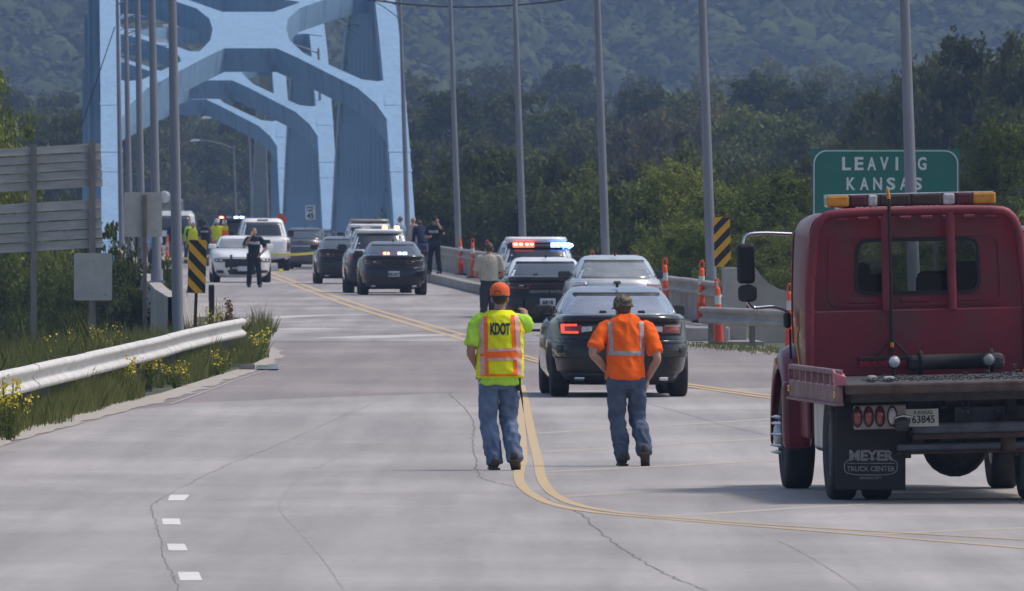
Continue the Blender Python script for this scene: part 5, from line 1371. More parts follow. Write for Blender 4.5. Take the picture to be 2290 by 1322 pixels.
tb('lower_bar', M_steelb, (.42, -.80, .49), (2.05, .12, .07), .02); tb('lower_plate', M_rusts, (.42, -.74, .44), (2.05, .10, .03), .006)
MB().lathe([(0, -.16), (.07, -.16), (.07, .16), (0, .16)], 16, 'Z', (.38, -.84, .60)).build('pivot_pin', M_rusts, T)
for x, w2, h2, m in ((.12, .22, .12, M_rusts), (.62, .16, .16, M_steel), (-.16, .14, .10, M_steel), (.85, .12, .20, M_steelb), (-.40, .10, .22, M_steel)): tb('linkage', m, (x, -.72, .55), (w2, .12, h2), .02)
tb('bumper_bolt_plate', M_steelb, (.40, -.66, .76), (.95, .03, .16), .01)
for x in (.05, .32, .62, .80): MB().lathe([(0, -.02), (.016, -.02), (.016, .02), (0, .02)], 10, 'Y', (x, -.685, .79)).build('bolt', M_galv_d, T)
# mud flaps with lettering
for sx in (-1, 1):
    fl = tb('mud_flap', M_blk, (sx*.82, -.66, .51), (.62, .018, .82), .006)
    if sx < 0:
        yy = -.672; M_fp = mat('flap_print', (.33, .31, .30), .7, var=.3, scale=30)
        link('flap_lettering', text_mesh('MEYER', .125, 0, .005, 1.05), fl, M_fp, (-.82, yy, .40)); link('flap_lettering', text_mesh('TRUCK CENTER', .062, 0, .001, .95), fl, M_fp, (-.82, yy, .285)); link('flap_lettering', text_mesh('KANSAS CITY', .032, 0, .0005), fl, M_fp, (-.82, yy, .205))
        o = [(-.82 + .235*math.copysign(abs(math.cos(t))**.5, math.cos(t)), yy, .305 + .072*math.copysign(abs(math.sin(t))**.6, math.sin(t))) for t in [2*math.pi*k/40 for k in range(40)]]
        MB().tube(o + [o[0]], .005, 5, False).build('flap_emblem', M_fp, fl); MB().tube([(-1.03, yy, .335), (-.61, yy, .335)], .004, 5).build('flap_emblem', M_fp, fl)
# push broom strapped upright to the headboard
bx = -.255
bp = T.matrix_basis @ Vector((bx, HB-.09, DZ+.055))
br = empty('push_broom', bp, YAW, 'black push broom with red bristles standing upright against the tow truck headboard', 'broom')
MB().tube([(0, 0, .12), (0, 0, 1.55)], .016, 8).build('handle', M_blk, br); MB().tube([(0, 0, 1.55), (-.012, 0, 1.64)], .017, 8).build('handle_tip', M_amberl, br); MB().tube([(0, 0, .20), (0, 0, .245)], .019, 8).build('yellow_collar', M_amberl, br)
MB().tube(spline([(-.16, 0, .10), (-.07, 0, .20), (0, 0, .28)], 3), .010, 6).tube(spline([(.16, 0, .10), (.07, 0, .20), (0, 0, .28)], 3), .010, 6).build('brace', M_blk, br)
MB().box((.0, 0, .10), (.62, .06, .035), bev=.008).build('broom_head', M_blk, br)
rs = random.Random(2); b = MB()
for i in range(260):
    x = rs.uniform(-.30, .30); y = rs.uniform(-.03, .03); b.add([(x-.003, y, .085), (x+.003, y, .085), (x + rs.gauss(0, .012), y + rs.gauss(0, .01), .02)], [(0, 1, 2)])
stuff(b.build('bristles', mat('red_bristle', (.45, .04, .07), .8, var=.2, scale=40), br))

# the body leans a little on its springs
LE = Matrix.Translation((0, 0, .5)) @ Matrix.Rotation(R(-1.3), 4, 'Y') @ Matrix.Translation((0, 0, -.5))
for ch in T.children:
    if ch.name.split('.')[0] not in ('wheel', 'rear_axle', 'differential', 'leaf_spring', 'mud_flap'):
        ch.matrix_basis = LE @ ch.matrix_basis
br.matrix_basis = T.matrix_basis @ LE @ T.matrix_basis.inverted() @ br.matrix_basis
# ================================================================== people
M_skin = mat('skin', (.42, .245, .17), .6, var=.12, scale=8); M_skin2 = mat('tanned_skin', (.33, .18, .12), .6, var=.12, scale=8)
M_hair = mat('dark_hair', (.022, .016, .013), .7, var=.3, scale=30); M_hairb = mat('brown_hair', (.07, .042, .025), .7, var=.3, scale=30); M_hairg = mat('grey_hair', (.22, .18, .16), .7, var=.3, scale=30)
def cloth(name, c, var=.16, sc_=9, rough=.9): return mat(name, c, rough, var=var, scale=sc_, bump=.15, bscale=60, detail=6, spec=.2)
M_jean = mat('blue_denim', (.075, .115, .20), .9, var=0, c2=(.15, .205, .315), scale=5, bump=.3, bscale=90, detail=8, spec=.2); M_jean2 = mat('dark_denim', (.055, .075, .125), .9, var=0, c2=(.10, .13, .19), scale=5, bump=.3, bscale=90, detail=8, spec=.2)
M_navy = cloth('navy_uniform', (.012, .014, .022)); M_tan = cloth('tan_shirt', (.42, .385, .32), .1); M_char = cloth('charcoal_trousers', (.045, .047, .055)); M_khaki = cloth('khaki', (.19, .155, .11))
M_lime = cloth('lime_shirt', (.42, .72, .06), .08); M_fluo = cloth('fluorescent_yellow', (.74, .76, .01), .07); M_fluoo = cloth('fluorescent_orange', (1.0, .16, .02), .06); M_orange = cloth('orange_shirt', (.95, .135, .012), .07)
M_refl = mat('reflective_tape', (.36, .33, .34), .5, var=.12, scale=20); M_refl2 = mat('pinkish_reflective_tape', (.62, .36, .33), .5, var=.12, scale=20)
M_shoe = mat('work_boot', (.055, .042, .034), .8, var=.3, scale=12); M_shoeb = mat('black_boot', (.012, .012, .013), .6, var=.2, scale=12)
M_camo = mat('camouflage', (.045, .042, .028), .9, var=0, c2=(.20, .17, .11), scale=26, detail=2, thr=(.44, .56))
M_blueplaid = cloth('pale_blue_shirt', (.26, .34, .48), .25, 30); M_pinksh = cloth('pale_pink_shirt', (.45, .33, .31), .2, 30); M_hat = mat('white_hard_hat', (.75, .75, .74), .35, var=.05)
def loft(b, pts, rx, ry, lat=Vector((1, 0, 0)), n=16):
    pts = [Vector(p) for p in pts]; v = []; f = []
    for i, p in enumerate(pts):
        t = (pts[min(i+1, len(pts)-1)] - pts[max(i-1, 0)]).normalized(); l = (lat - t*lat.dot(t)).normalized(); w_ = t.cross(l)
        for k in range(n):
            a = 2*math.pi*k/n; v.append(p + l*math.cos(a)*rx[i] + w_*math.sin(a)*ry[i])
    for i in range(len(pts)-1):
        for k in range(n): k2 = (k+1) % n; f.append((i*n+k, i*n+k2, (i+1)*n+k2, (i+1)*n+k))
    m = len(pts)-1; f += [tuple(reversed(range(n))), tuple(m*n+k for k in range(n))]
    b.add(v, f, True); return b
def ball(b, c, r, n=12):
    prof = [(math.sin(math.pi*k/8)*1.0, -math.cos(math.pi*k/8)) for k in range(9)]; v = []; f = []
    for a, h in prof:
        for k in range(n): t = 2*math.pi*k/n; v.append(Vector(c) + Vector((max(a, .02)*math.cos(t)*r[0], max(a, .02)*math.sin(t)*r[1], h*r[2])))
    for i in range(8):
        for k in range(n): k2 = (k+1) % n; f.append((i*n+k, i*n+k2, (i+1)*n+k2, (i+1)*n+k))
    f += [tuple(reversed(range(n))), tuple(8*n+k for k in range(n))]
    b.add(v, f, True); return b
def fuse(b, vox, smooth=2, wr=0.0, seed=0, wscale=(9, 9, 5)):
    """melt overlapping closed shapes into one continuous surface"""
    o = bpy.data.objects.new('tmp', b.mesh('tmp')); COL.objects.link(o)
    m = o.modifiers.new('r', 'REMESH'); m.mode = 'VOXEL'; m.voxel_size = vox
    if smooth: s = o.modifiers.new('s', 'SMOOTH'); s.iterations = smooth; s.factor = .5
    dg = bpy.context.evaluated_depsgraph_get(); dg.update(); me = bpy.data.meshes.new_from_object(o.evaluated_get(dg)); bpy.data.objects.remove(o)
    if wr:
        n = len(me.vertices); nm = [v.normal.copy() for v in me.vertices]; off = Vector((seed*3.1, 0, 0))
        for v, q in zip(me.vertices, nm):
            c = v.co; a = noise.noise(Vector((c.x*wscale[0], c.y*wscale[1], c.z*wscale[2] + c.x*4)) + off); a2 = noise.noise(Vector((c.x*22, c.y*22, c.z*14)) + off)
            v.co = c + q*(wr*(1 - abs(a)*2.2) + wr*.45*a2)
    me.polygons.foreach_set('use_smooth', [True]*len(me.polygons)); return me
def lim(b, pts, rs): b.tube(spline(pts, 4) if len(pts) > 2 else pts, [rs[0] + (rs[-1]-rs[0])*i/(4*(len(pts)-1)) for i in range(4*(len(pts)-1)+1)] if len(pts) > 2 and len(rs) == 2 else rs, 12); return b
def chainr(b, pts, rs):
    """tapered limb through joints"""
    P = spline(pts, 5); m = len(pts)-1; R_ = []
    for i in range(len(P)):
        t = i/5; k = min(int(t), m-1); R_.append(rs[k] + (rs[k+1]-rs[k])*(t-k))
    b.tube(P, R_, 12); return b
BASE = dict(lean=0.0, hipx=.09, hipz=.93, lk=(-.10, .03, .50), la=(-.11, 0, .09), rk=(.10, .03, .50), ra=(.11, 0, .09), ls=(-.195, 0, 1.455), rs=(.195, 0, 1.455), le=(-.26, -.02, 1.16), lw=(-.27, .06, .92), re=(.26, -.02, 1.16), rw=(.27, .06, .92), lh=None, rh=None, head=(0, .02, 1.655), hturn=0.0, lf=(0, 0), rf=(0, 0), fat=1.0)
def hand(b, w_, d, palm, curl=.35):
    d = d.normalized(); side = d.cross(palm).normalized()
    e = w_ + d*.085
    loft(b, [w_ - d*.01, w_ + d*.03, w_ + d*.06, e], [.024, .034, .040, .036], [.02, .017, .016, .013], side, 10)
    for k, (o, l) in enumerate(((-.030, .062), (-.010, .074), (.011, .070), (.031, .056))):
        a = e - d*.006 + side*o; m = a + d*l*.5 + palm*l*curl*.25; c = m + d*l*.42 + palm*l*curl*.6; b.tube([a, m, c], [.0095, .0088, .0075], 8)
    a = w_ + d*.025 - side*.028; b.tube([a, a + d*.035 - side*.022 + palm*.008, a + d*.068 - side*.026 + palm*.018], [.012, .011, .009], 8)
def person(loc, rz, label, o, pose={}, h=1.78, vox=.02, fine=False, name='person'):
    q = dict(BASE); q.update(pose); V = Vector; k = h/1.78
    r = empty(name, loc, rz, label, 'person'); r.scale = (k, k, k)
    ln = q['lean']; fat = q['fat']
    def sp(z): return ln*max(0, z - .95)        # forward shift with height
    hipL, hipR = V((-q['hipx'], 0, q['hipz'])), V((q['hipx'], 0, q['hipz'])); J = {a: V(q[a]) for a in ('lk', 'la', 'rk', 'ra', 'ls', 'rs', 'le', 'lw', 're', 'rw', 'head')}
    for a in ('ls', 'rs', 'le', 're', 'lw', 'rw', 'head'): J[a].y += sp(J[a].z)
    tz_ = [.86, .95, 1.03, 1.12, 1.24, 1.36, 1.44, 1.50, 1.535]
    trx = [.150, .160, .155, .153, .165, .180, .175, .125, .065]; tr_y = [.105, .112, .108*fat, .108*fat, .115, .112, .098, .078, .055]
    def torso(b, dx, z0=0, extra=0, rings=None):
        ii = [i for i in range(len(tz_)) if tz_[i] >= z0]
        pts = [V((0, sp(tz_[i]), tz_[i])) for i in ii]; loft(b, pts, [trx[i]*(fat if tz_[i] < 1.2 else 1) + dx for i in ii], [tr_y[i] + dx for i in ii], n=20)
    vox_c = .013 if fine else vox
    # body
    b = MB(); torso(b, -.012)
    hd = J['head']; nk = V((0, sp(1.50), 1.50))
    chainr(b, [nk - V((0, 0, .03)), nk.lerp(hd, .5), hd], [.058, .052, .05])
    ht = Matrix.Rotation(q['hturn'], 3, 'Z')
    ball(b, hd + V((0, -.005, .03)), (.077, .098, .098)); ball(b, hd + ht @ V((0, .035, -.035)), (.058, .062, .078))
    b2 = MB(); ball(b2, ht @ V((0, .105, -.01)), (.014, .02, .024))
    for sx in (-1, 1): ball(b2, ht @ V((sx*.079, -.005, -.005)), (.012, .022, .034))
    b.add([hd + v for v in b2.v], b2.f, True)
    for S, E, W, pal in ((J['ls'], J['le'], J['lw'], q['lh']), (J['rs'], J['re'], J['rw'], q['rh'])):
        chainr(b, [S, S.lerp(E, .5), E, E.lerp(W, .45), W], [.052, .050, .042, .042, .029])
        d = (W-E).normalized(); hand(b, W, V(pal[0]) if pal else d, V(pal[1]) if pal else V((0, 1, 0)) if abs(d.y) < .8 else V((0, 0, -1)))
    for H_, K_, A_ in ((hipL, J['lk'], J['la']), (hipR, J['rk'], J['ra'])): chainr(b, [H_, H_.lerp(K_, .5), K_, K_.lerp(A_, .4), A_], [.085, .078, .055, .055, .04])
    me = fuse(b, .0085 if fine else vox*.8, 1); me.materials.append(o.get('skin', M_skin)); bd = link('body', me, r)
    # eyes
    for sx in (-1, 1): ball(MB(), hd, (.01,)*3); e = ball(MB(), hd + ht @ V((sx*.03, .088, .012)), (.011, .008, .008), 8).build('eye', M_hair, bd)
    mo = MB().box(hd + ht @ V((0, .092, -.06)), (.04, .012, .010)).build('mouth', mat('lips', (.25, .10, .08), .6), bd)
    # trousers
    b = MB(); loft(b, [V((0, 0, .80)), V((0, 0, .88)), V((0, 0, .95)), V((0, 0, 1.02))], [.155*fat, .170*fat, .168*fat, .162*fat], [.112, .122, .118*fat, .114*fat], n=20)
    for H_, K_, A_ in ((hipL, J['lk'], J['la']), (hipR, J['rk'], J['ra'])): chainr(b, [H_ + V((0, 0, -.02)), H_.lerp(K_, .5), K_, K_.lerp(A_, .5), A_ + V((0, 0, -.03))], [.100, .093, .078, .077, .072])
    me = fuse(b, vox_c, 1, .017 if fine else .006, 3, (11, 11, 10)); me.materials.append(o['pants']); link('trousers', me, r)
    # shirt
    sl = o.get('sleeve', .75); b = MB(); torso(b, .016 + o.get('loose', .004), o.get('hem', .95) - .02); hem = o.get('hem', .95)
    loft(b, [V((0, sp(hem), hem)), V((0, sp(hem), hem+.1))], [.172*fat + o.get('loose', 0)]*2, [.125*fat + o.get('loose', 0)]*2, n=20)
    for S, E, W in ((J['ls'], J['le'], J['lw']), (J['rs'], J['re'], J['rw'])):
        ip = V((S.x*.55, S.y, S.z - .01)); P = [ip, S, S.lerp(E, sl)] if sl < 1 else [ip, S, E, E.lerp(W, sl-1)]
        chainr(b, P, [.07, .072, .070 + .006*(sl < 1)] if sl < 1 else [.07, .074, .062, .055])
    me = fuse(b, vox_c, 2, .015 if fine else .005, 7, (9, 9, 8)); me.materials.append(o['shirt']); sh = link('shirt', me, r)
    bv = BVHTree.FromPolygons([v.co for v in me.vertices], [p.vertices for p in me.polygons])
    vest = None
    if 'vest' in o:
        b = MB(); z0 = o.get('vest_hem', .92)
        zz = [z0, 1.03, 1.12, 1.24, 1.36, 1.44, 1.505, 1.55]; rx = [.222, .216, .214, .218, .224, .218, .175, .105]; ry = [.178, .172, .168, .166, .158, .142, .118, .078]
        loft(b, [V((0, sp(z), z)) for z in zz], [a*(.5+.5*fat) for a in rx], [a*(.5+.5*fat) for a in ry], n=24)
        me = fuse(b, vox_c, 1, .011 if fine else .004, 5, (7, 7, 9)); me.materials.append(o['vest']); vest = link('vest', me, r)
        bv = BVHTree.FromPolygons([v.co for v in me.vertices], [p.vertices for p in me.polygons])
    # shoes
    for A_, (yw, pitch), nm in ((J['la'], q['lf'], 'l'), (J['ra'], q['rf'], 'r')):
        b = MB(); loft(b, [V((0, -.085, -.035)), V((0, -.06, -.02)), V((0, .0, -.015)), V((0, .08, -.04)), V((0, .155, -.055)), V((0, .185, -.065))], [.03, .042, .045, .05, .043, .02], [.05, .062, .068, .045, .03, .018], V((1, 0, 0)), 12)
        b.box((0, .045, -.078), (.094, .27, .022), bev=.01)
        M_ = Matrix.Translation(A_ + V((0, 0, 0))) @ Matrix.Rotation(yw, 4, 'Z') @ Matrix.Rotation(pitch, 4, 'X')
        b.v = [M_ @ p for p in b.v]; b.build('shoe', o.get('shoe', M_shoeb), r)
    # belt
    if o.get('belt'):
        b = MB(); loft(b, [V((0, 0, .985)), V((0, 0, 1.03))], [.178*fat, .176*fat], [.129*fat, .127*fat], n=24); be = b.build('belt', M_shoeb, r)
        if o['belt'] == 'duty':
            for x, y in ((.185, 0), (-.185, .0), (.10, .11), (-.10, .11), (.09, -.12), (-.08, -.12)): MB().box((x, y, .985), (.05 if abs(x) < .15 else .06, .05, .10), bev=.012).build('pouch', M_shoeb, be)
            MB().box((.20, -.02, .90), (.05, .07, .20), bev=.012).build('holster', M_shoeb, be)
    # hair or headgear
    hr = o.get('hair', M_hair)
    if o.get('hat') != 'bald':
        b = MB(); ball(b, hd + V((0, -.02, .038)), (.084, .098, .100)); me = b.mesh('hair')
        bm = bmesh.new(); bm.from_mesh(me); bmesh.ops.bisect_plane(bm, geom=bm.verts[:]+bm.edges[:]+bm.faces[:], plane_co=hd + V((0, .0, -.0)), plane_no=ht @ V((0, .75, -.66)), clear_outer=True); bmesh.ops.holes_fill(bm, edges=bm.edges[:]); bm.to_mesh(me); bm.free()
        link('hair', me, r, hr)
    if o.get('hat') in ('cap', 'hard'):
        cm = o['hat_m']; b = MB(); c0 = hd + V((0, -.006, .050))
        v = []; f = []; n = 24; rings = [(1.0, -.015), (1.0, .02), (.96, .05), (.82, .083), (.55, .105), (.25, .114), (.02, .116)]
        for a, z in rings:
            for i in range(n): t = 2*math.pi*i/n; v.append(c0 + ht @ V((math.cos(t)*a*.096, math.sin(t)*a*.114, z)))
        for j in range(len(rings)-1):
            for i in range(n): i2 = (i+1) % n; f.append((j*n+i, j*n+i2, (j+1)*n+i2, (j+1)*n+i))
        cap = b.add(v, f, True).build('cap' if o['hat'] == 'cap' else 'hard_hat', cm, r)
        s = -1 if o.get('backwards') else 1; b = MB(); pts = []
        br = [c0 + ht @ V((.092*math.cos(t), s*.112*math.sin(t), -.012)) for t in [math.pi*(.12+.76*i/10) for i in range(11)]]; bo = [c0 + ht @ V((.080*math.cos(t), s*(.112*math.sin(t) + .075*math.sin(t)), -.030)) for t in [math.pi*(.12+.76*i/10) for i in range(11)]]
        b.add(br + bo + [p - V((0, 0, .006)) for p in br + bo], [(i, i+1, 12+i, 11+i) for i in range(10)] + [(22+i, 33+i, 34+i, 23+i) for i in range(10)] + [(11+i, 12+i, 34+i, 33+i) for i in range(10)])
        b.build('brim', o.get('brim_m', cm), cap)
        if o.get('strap'):
            b = MB(); st = [c0 + ht @ V((.097*math.cos(t), -.1155*math.sin(t), -.004)) for t in [math.pi*(.25+.5*i/8) for i in range(9)]]
            b.tube(st, .009, 6).build('strap', o['strap'], cap)
            b = MB(); ar = []
            for i in range(9):
                t = math.pi*i/8; ar.append((math.cos(t)*.034, .004 + math.sin(t)*.036))
            pts = [c0 + ht @ V((x, -.1165*math.sqrt(max(0, 1-(x/.097)**2)) + max(0, z-.02)*.18 , z)) for x, z in ar]
            b.add(pts + [p + ht @ V((0, .012, 0)) for p in pts], [tuple(range(9)), tuple(reversed(range(9, 18)))] + [(i, i+1, 10+i, 9+i) for i in range(8)]).build('cap_opening', hr, cap)
    # badges, tape and lettering laid on the cloth
    def on(x, z, side, lift=.004):
        dr = 1 if side == 'back' else -1
        hit = bv.ray_cast(V((x, -1.0*dr, z)), V((0, dr, 0)))
        if hit[0] is None: return None
        return hit[0] + V((0, -lift*dr, 0))
    def strip(nm, m, p0, p1, wd, side='back', lift=.004, par=None, nseg=22):
        a, c = V((p0[0], 0, p0[1])), V((p1[0], 0, p1[1])); t = (c-a).normalized(); nrm = V((-t.z, 0, t.x))*wd/2; v = []; f = []; ok = []; cross = 3
        for i in range(nseg+1):
            p = a.lerp(c, i/nseg)
            for j in range(cross+1):
                w2 = p + nrm*(2*j/cross - 1); s_ = on(w2.x, w2.z, side, lift); ok.append(s_ is not None); v.append(s_ if s_ is not None else w2)
        W = cross+1
        for i in range(nseg):
            for j in range(cross):
                g = (i*W+j, i*W+j+1, (i+1)*W+j+1, (i+1)*W+j)
                if all(ok[e] for e in g) and max(v[e].y for e in g) - min(v[e].y for e in g) < .09: f.append(g)
        if f: return MB().add(v, f, True).build(nm, m, par or vest or sh)
    def letters(txt, z, size, m, side='back', x=0.0, bold=.004, sx=1.0, nm='lettering'):
        me = text_mesh(txt, size, 0, bold, sx)
        bm = bmesh.new(); bm.from_mesh(me); bmesh.ops.subdivide_edges(bm, edges=[e for e in bm.edges if e.calc_length() > .03], cuts=2); bmesh.ops.triangulate(bm, faces=bm.faces[:])
        for v in bm.verts:
            xx, zz = v.co.x, v.co.z
            if side == 'front': xx = -xx
            p = on(x + xx, z + zz, side, .008)
            v.co = p if p is not None else V((x+xx, 0, z+zz))
        bm.to_mesh(me); bm.free(); return link(nm, me, vest or sh, m)
    return r, strip, letters
# --- the two walkers
g = G(1118, 1052)
W1 = dict(shirt=M_lime, pants=M_jean, vest=M_fluo, vest_hem=.905, hem=.835, loose=.014, hat='cap', hat_m=mat('orange_cap', (.72, .115, .02), .85, var=.12, scale=30), strap=mat('cap_strap', (.30, .10, .05), .8), skin=M_skin2, shoe=M_shoe, sleeve=.78)
r, strip, letters = person((g.x, g.y, 0), R(2), 'walker in yellow KDOT safety vest and orange cap pointing ahead', W1, dict(lean=.02, fat=1.10, head=(.0, .03, 1.665), hturn=R(-14),
    ls=(-.215, 0, 1.445), rs=(.21, .01, 1.45), le=(-.285, -.05, 1.15), lw=(-.20, .12, .97), re=(.285, .16, 1.40), rw=(.245, .38, 1.545), rh=((-.15, .95, .25), (-.2, 0, -1)),
    lk=(-.115, .02, .49), la=(-.055, -.05, .095), rk=(.085, .10, .50), ra=(.145, -.10, .13), lf=(R(6), 0), rf=(R(-8), R(-24)), hipx=.10), 1.80, .02, True)
for cx in (-.185, .160):
    for x0, wd, m, lf in ((cx, .118, M_fluoo, .004), (cx, .046, M_refl2, .0065)): strip('vest_stripe', m, (x0, 1.515), (x0 + (.012 if cx < 0 else .03), .925), wd, lift=lf, nseg=34)
strip('vest_stripe', M_fluoo, (-.20, 1.125), (.21, 1.135), .105, lift=.0055, nseg=26)
for dz in (-.045, .045): strip('vest_stripe', M_refl2, (-.125, 1.125+dz), (.205, 1.135+dz), .026, lift=.0075, nseg=24)
strip('vest_trim', M_fluoo, (-.19, .928), (.19, .928), .022, lift=.005)
letters('KDOT', 1.372, .150, M_ink, bold=.007, sx=.46, x=-.004)
MB().box((.185, -.05, .86), (.035, .06, .17), bev=.012).build('radio', M_shoeb, r)
g = G(1400, 1043)
W2 = dict(shirt=M_orange, pants=M_jean2, hem=.885, loose=.008, hat='cap', hat_m=M_camo, strap=mat('camo_strap', (.06, .055, .035), .9), hair=M_hairb, shoe=M_shoe, sleeve=.80)
r, strip, letters = person((g.x, g.y, 0), R(4), 'walker in orange shirt with grey reflective stripes and camouflage cap', W2, dict(lean=.16, fat=1.04, head=(-.02, .05, 1.585), hturn=R(28),
    ls=(-.215, 0, 1.405), rs=(.22, 0, 1.40), le=(-.345, -.07, 1.16), lw=(-.19, .13, .97), re=(.315, -.08, 1.10), rw=(.225, .05, .89), rh=((-.05, .15, -.95), (-.9, .2, 0)),
    lk=(-.085, .05, .49), la=(-.03, .02, .095), rk=(.125, .10, .50), ra=(.185, -.12, .16), lf=(R(4), 0), rf=(R(-6), R(-30)), hipx=.095), 1.745, .02, True)
for cx in (-.165, .155): strip('reflective_stripe', M_refl, (cx, 1.475), (cx + .01, 1.165), .046, nseg=24)
strip('reflective_stripe', M_refl, (-.185, 1.155), (.185, 1.150), .048, nseg=26)
MB().box((-.09, .10, 1.60), (.02, .06, .02)).build('glasses', M_shoeb, r, (0, .02, 0))
# --- man in tan shirt beside the patrol sedan
g = G(1094, 744)
TAN = dict(shirt=M_tan, pants=M_char, hem=1.0, belt='plain', hair=M_hairb, sleeve=.8)
person((g.x, g.y, 0), R(4), 'man in tan short-sleeved uniform shirt standing beside the patrol sedan', TAN, dict(fat=1.02, le=(-.27, .02, 1.15), lw=(-.20, .20, 1.10), re=(.27, .02, 1.15), rw=(.21, .20, 1.12), head=(.0, .05, 1.64)), 1.80, .016)
# --- officers in navy
NAVY = dict(shirt=M_navy, pants=M_navy, hem=1.0, belt='duty', hair=M_hairb, sleeve=.8)
g = G(568, 643)
r, strip, letters = person((g.x, g.y, 0), math.pi + R(6), 'navy uniformed officer holding his cheek and facing the camera before the white sedan', NAVY, dict(re=(.31, .02, 1.20), rw=(.10, .13, 1.54), rh=((-.25, -.1, .9), (0, -1, 0)), le=(-.37, -.03, 1.18), lw=(-.20, .05, 1.0), lk=(-.14, .02, .50), la=(-.17, 0, .09), rk=(.13, .02, .50), ra=(.16, 0, .09)), 1.78, .018)
letters('POLICE', 1.33, .10, M_wprint, 'front', bold=.005)
g = BR(11.86, 425, .27); g = Vector(((972-CX)/70.6, 425, .27))
r, strip, letters = person(g, math.pi - R(25), 'navy uniformed officer in cap talking on a phone on the right walkway', dict(NAVY, hat='cap', hat_m=M_navy), dict(le=(-.34, .03, 1.25), lw=(-.13, .06, 1.60), lh=((.2, .0, .9), (.3, -.9, 0)), re=(.28, .06, 1.17), rw=(.05, .24, 1.17), rk=(.14, .04, .50), ra=(.18, 0, .09), lk=(-.12, .0, .50), la=(-.16, -.03, .09)), 1.80, .018)
letters('POLICE', 1.33, .10, M_wprint, 'front', bold=.005)
# --- onlookers by the right arch foot
person(BR(11.95, 484, .27), R(60), 'grey-haired man in pale blue shirt beside the right arch foot', dict(shirt=M_blueplaid, pants=M_khaki, hem=.95, hair=M_hairg, sleeve=.8), {}, 1.75, .022)
person(BR(12.02, 468, .27), R(120), 'bald man in pale pink shirt by the right arch foot', dict(shirt=M_pinksh, pants=M_jean2, hem=.95, hat='bald', sleeve=.8), {}, 1.74, .022)
person(BR(11.9, 452, .27), R(20), 'person in dark navy jacket bending near the right arch foot', dict(shirt=cloth('navy_jacket', (.018, .026, .055)), pants=M_jean2, hem=.92, hair=M_hairb, sleeve=1.8), dict(lean=.45, le=(-.25, .15, 1.15), re=(.25, .15, 1.15), lw=(-.2, .3, .95), rw=(.2, .3, .95), head=(0, .05, 1.6)), 1.70, .022)
# --- group on the left
person((at(388, 536).x, 536, 0), R(150), 'man in navy polo and khaki trousers behind the left lamp post', dict(shirt=cloth('navy_polo', (.014, .018, .036)), pants=M_khaki, hem=.95, sleeve=.8), {}, 1.78, .022)
VST = dict(shirt=M_navy, pants=M_char, vest=M_fluo, hem=.93)
r, s, l = person((at(432, 520).x, 520, 0), R(170), 'dark-haired person in bright yellow vest behind the left striped marker', VST, {}, 1.72, .022)
r, s, l = person((at(458, 528).x, 528, 0), R(-5), 'officer seen from behind in black vest lettered POLICE', dict(shirt=M_khaki, pants=M_jean2, vest=M_navy, hem=.93), {}, 1.78, .022)
l('POLICE', 1.36, .09, M_wprint, bold=.005)
person((at(486, 545).x, 545, 0), R(190), 'worker in yellow shirt and white hard hat raising an arm', dict(shirt=M_fluo, pants=cloth('orange_trousers', (.85, .14, .03)), hem=.93, hat='hard', hat_m=M_hat, sleeve=1.5), dict(le=(-.36, .1, 1.40), lw=(-.30, .15, 1.66)), 1.80, .022)
r, s, l = person((at(421, 548).x, 548, 0), R(200), 'person in lime vest and dark trousers just right of the left lamp post', dict(VST, vest=M_lime), {}, 1.76, .022)
person((at(502, 556).x, 556, 0), R(160), 'person in orange vest beside the dark utility vehicle with strobes', dict(VST, vest=M_fluoo, hat='hard', hat_m=M_hat), {}, 1.74, .022)
person(BR(2.62, 498), R(30), 'person in black shirt leaning at the left parapet', dict(shirt=cloth('black_shirt', (.016, .014, .016)), pants=M_char, hem=.93), {}, 1.72, .022)
person(BR(2.78, 440), R(-20), 'person in light blue shirt and navy trousers by the left parapet', dict(shirt=cloth('light_blue_shirt', (.30, .42, .62)), pants=cloth('navy_trousers', (.02, .03, .07)), hem=.93), {}, 1.72, .022)
# ================================================================== signs, posts, tape
M_sgrn = mat('sign_green', (.012, .145, .115), .5, var=.08, scale=3); M_swht = mat('sign_white', (.62, .66, .66), .5, var=.05); M_syel = mat('sign_yellow', (.74, .37, .012), .5, var=.06, scale=6); M_sblk = mat('sign_black', (.012, .012, .015), .5, var=.1)
M_sback = mat('sign_back', (.43, .415, .385), .6, .15, var=.12, scale=2.5, detail=8, bump=.1); M_plank = mat('extruded_panel', (.42, .40, .375), .55, .2, var=.16, scale=2, detail=8, stretch=(1, 1, 4)); M_srust = mat('rusted_post', (.055, .038, .034), .85, .2, var=.3, scale=9)
M_corg = mat('cone_orange', (.88, .11, .018), .55, var=.08, scale=5); M_corg2 = mat('cone_orange_faded', (.70, .07, .02), .6, var=.12, scale=5); M_cwht = mat('cone_white', (.60, .58, .58), .5, var=.1, scale=5)
def rrect(w_, h, r, n=5):
    p = []
    for cx, cz, a0 in ((w_/2-r, h/2-r, 0), (-w_/2+r, h/2-r, 90), (-w_/2+r, -h/2+r, 180), (w_/2-r, -h/2+r, 270)):
        for k in range(n+1): a = R(a0 + 90*k/n); p.append((cx + r*math.cos(a), cz + r*math.sin(a)))
    return p
def plate(nm, m, w_, h, r, y, th, par, c=(0, 0)):
    return MB().prism([(x + c[0], y, z + c[1]) for x, z in rrect(w_, h, r)], (0, th, 0)).build(nm, m, par)
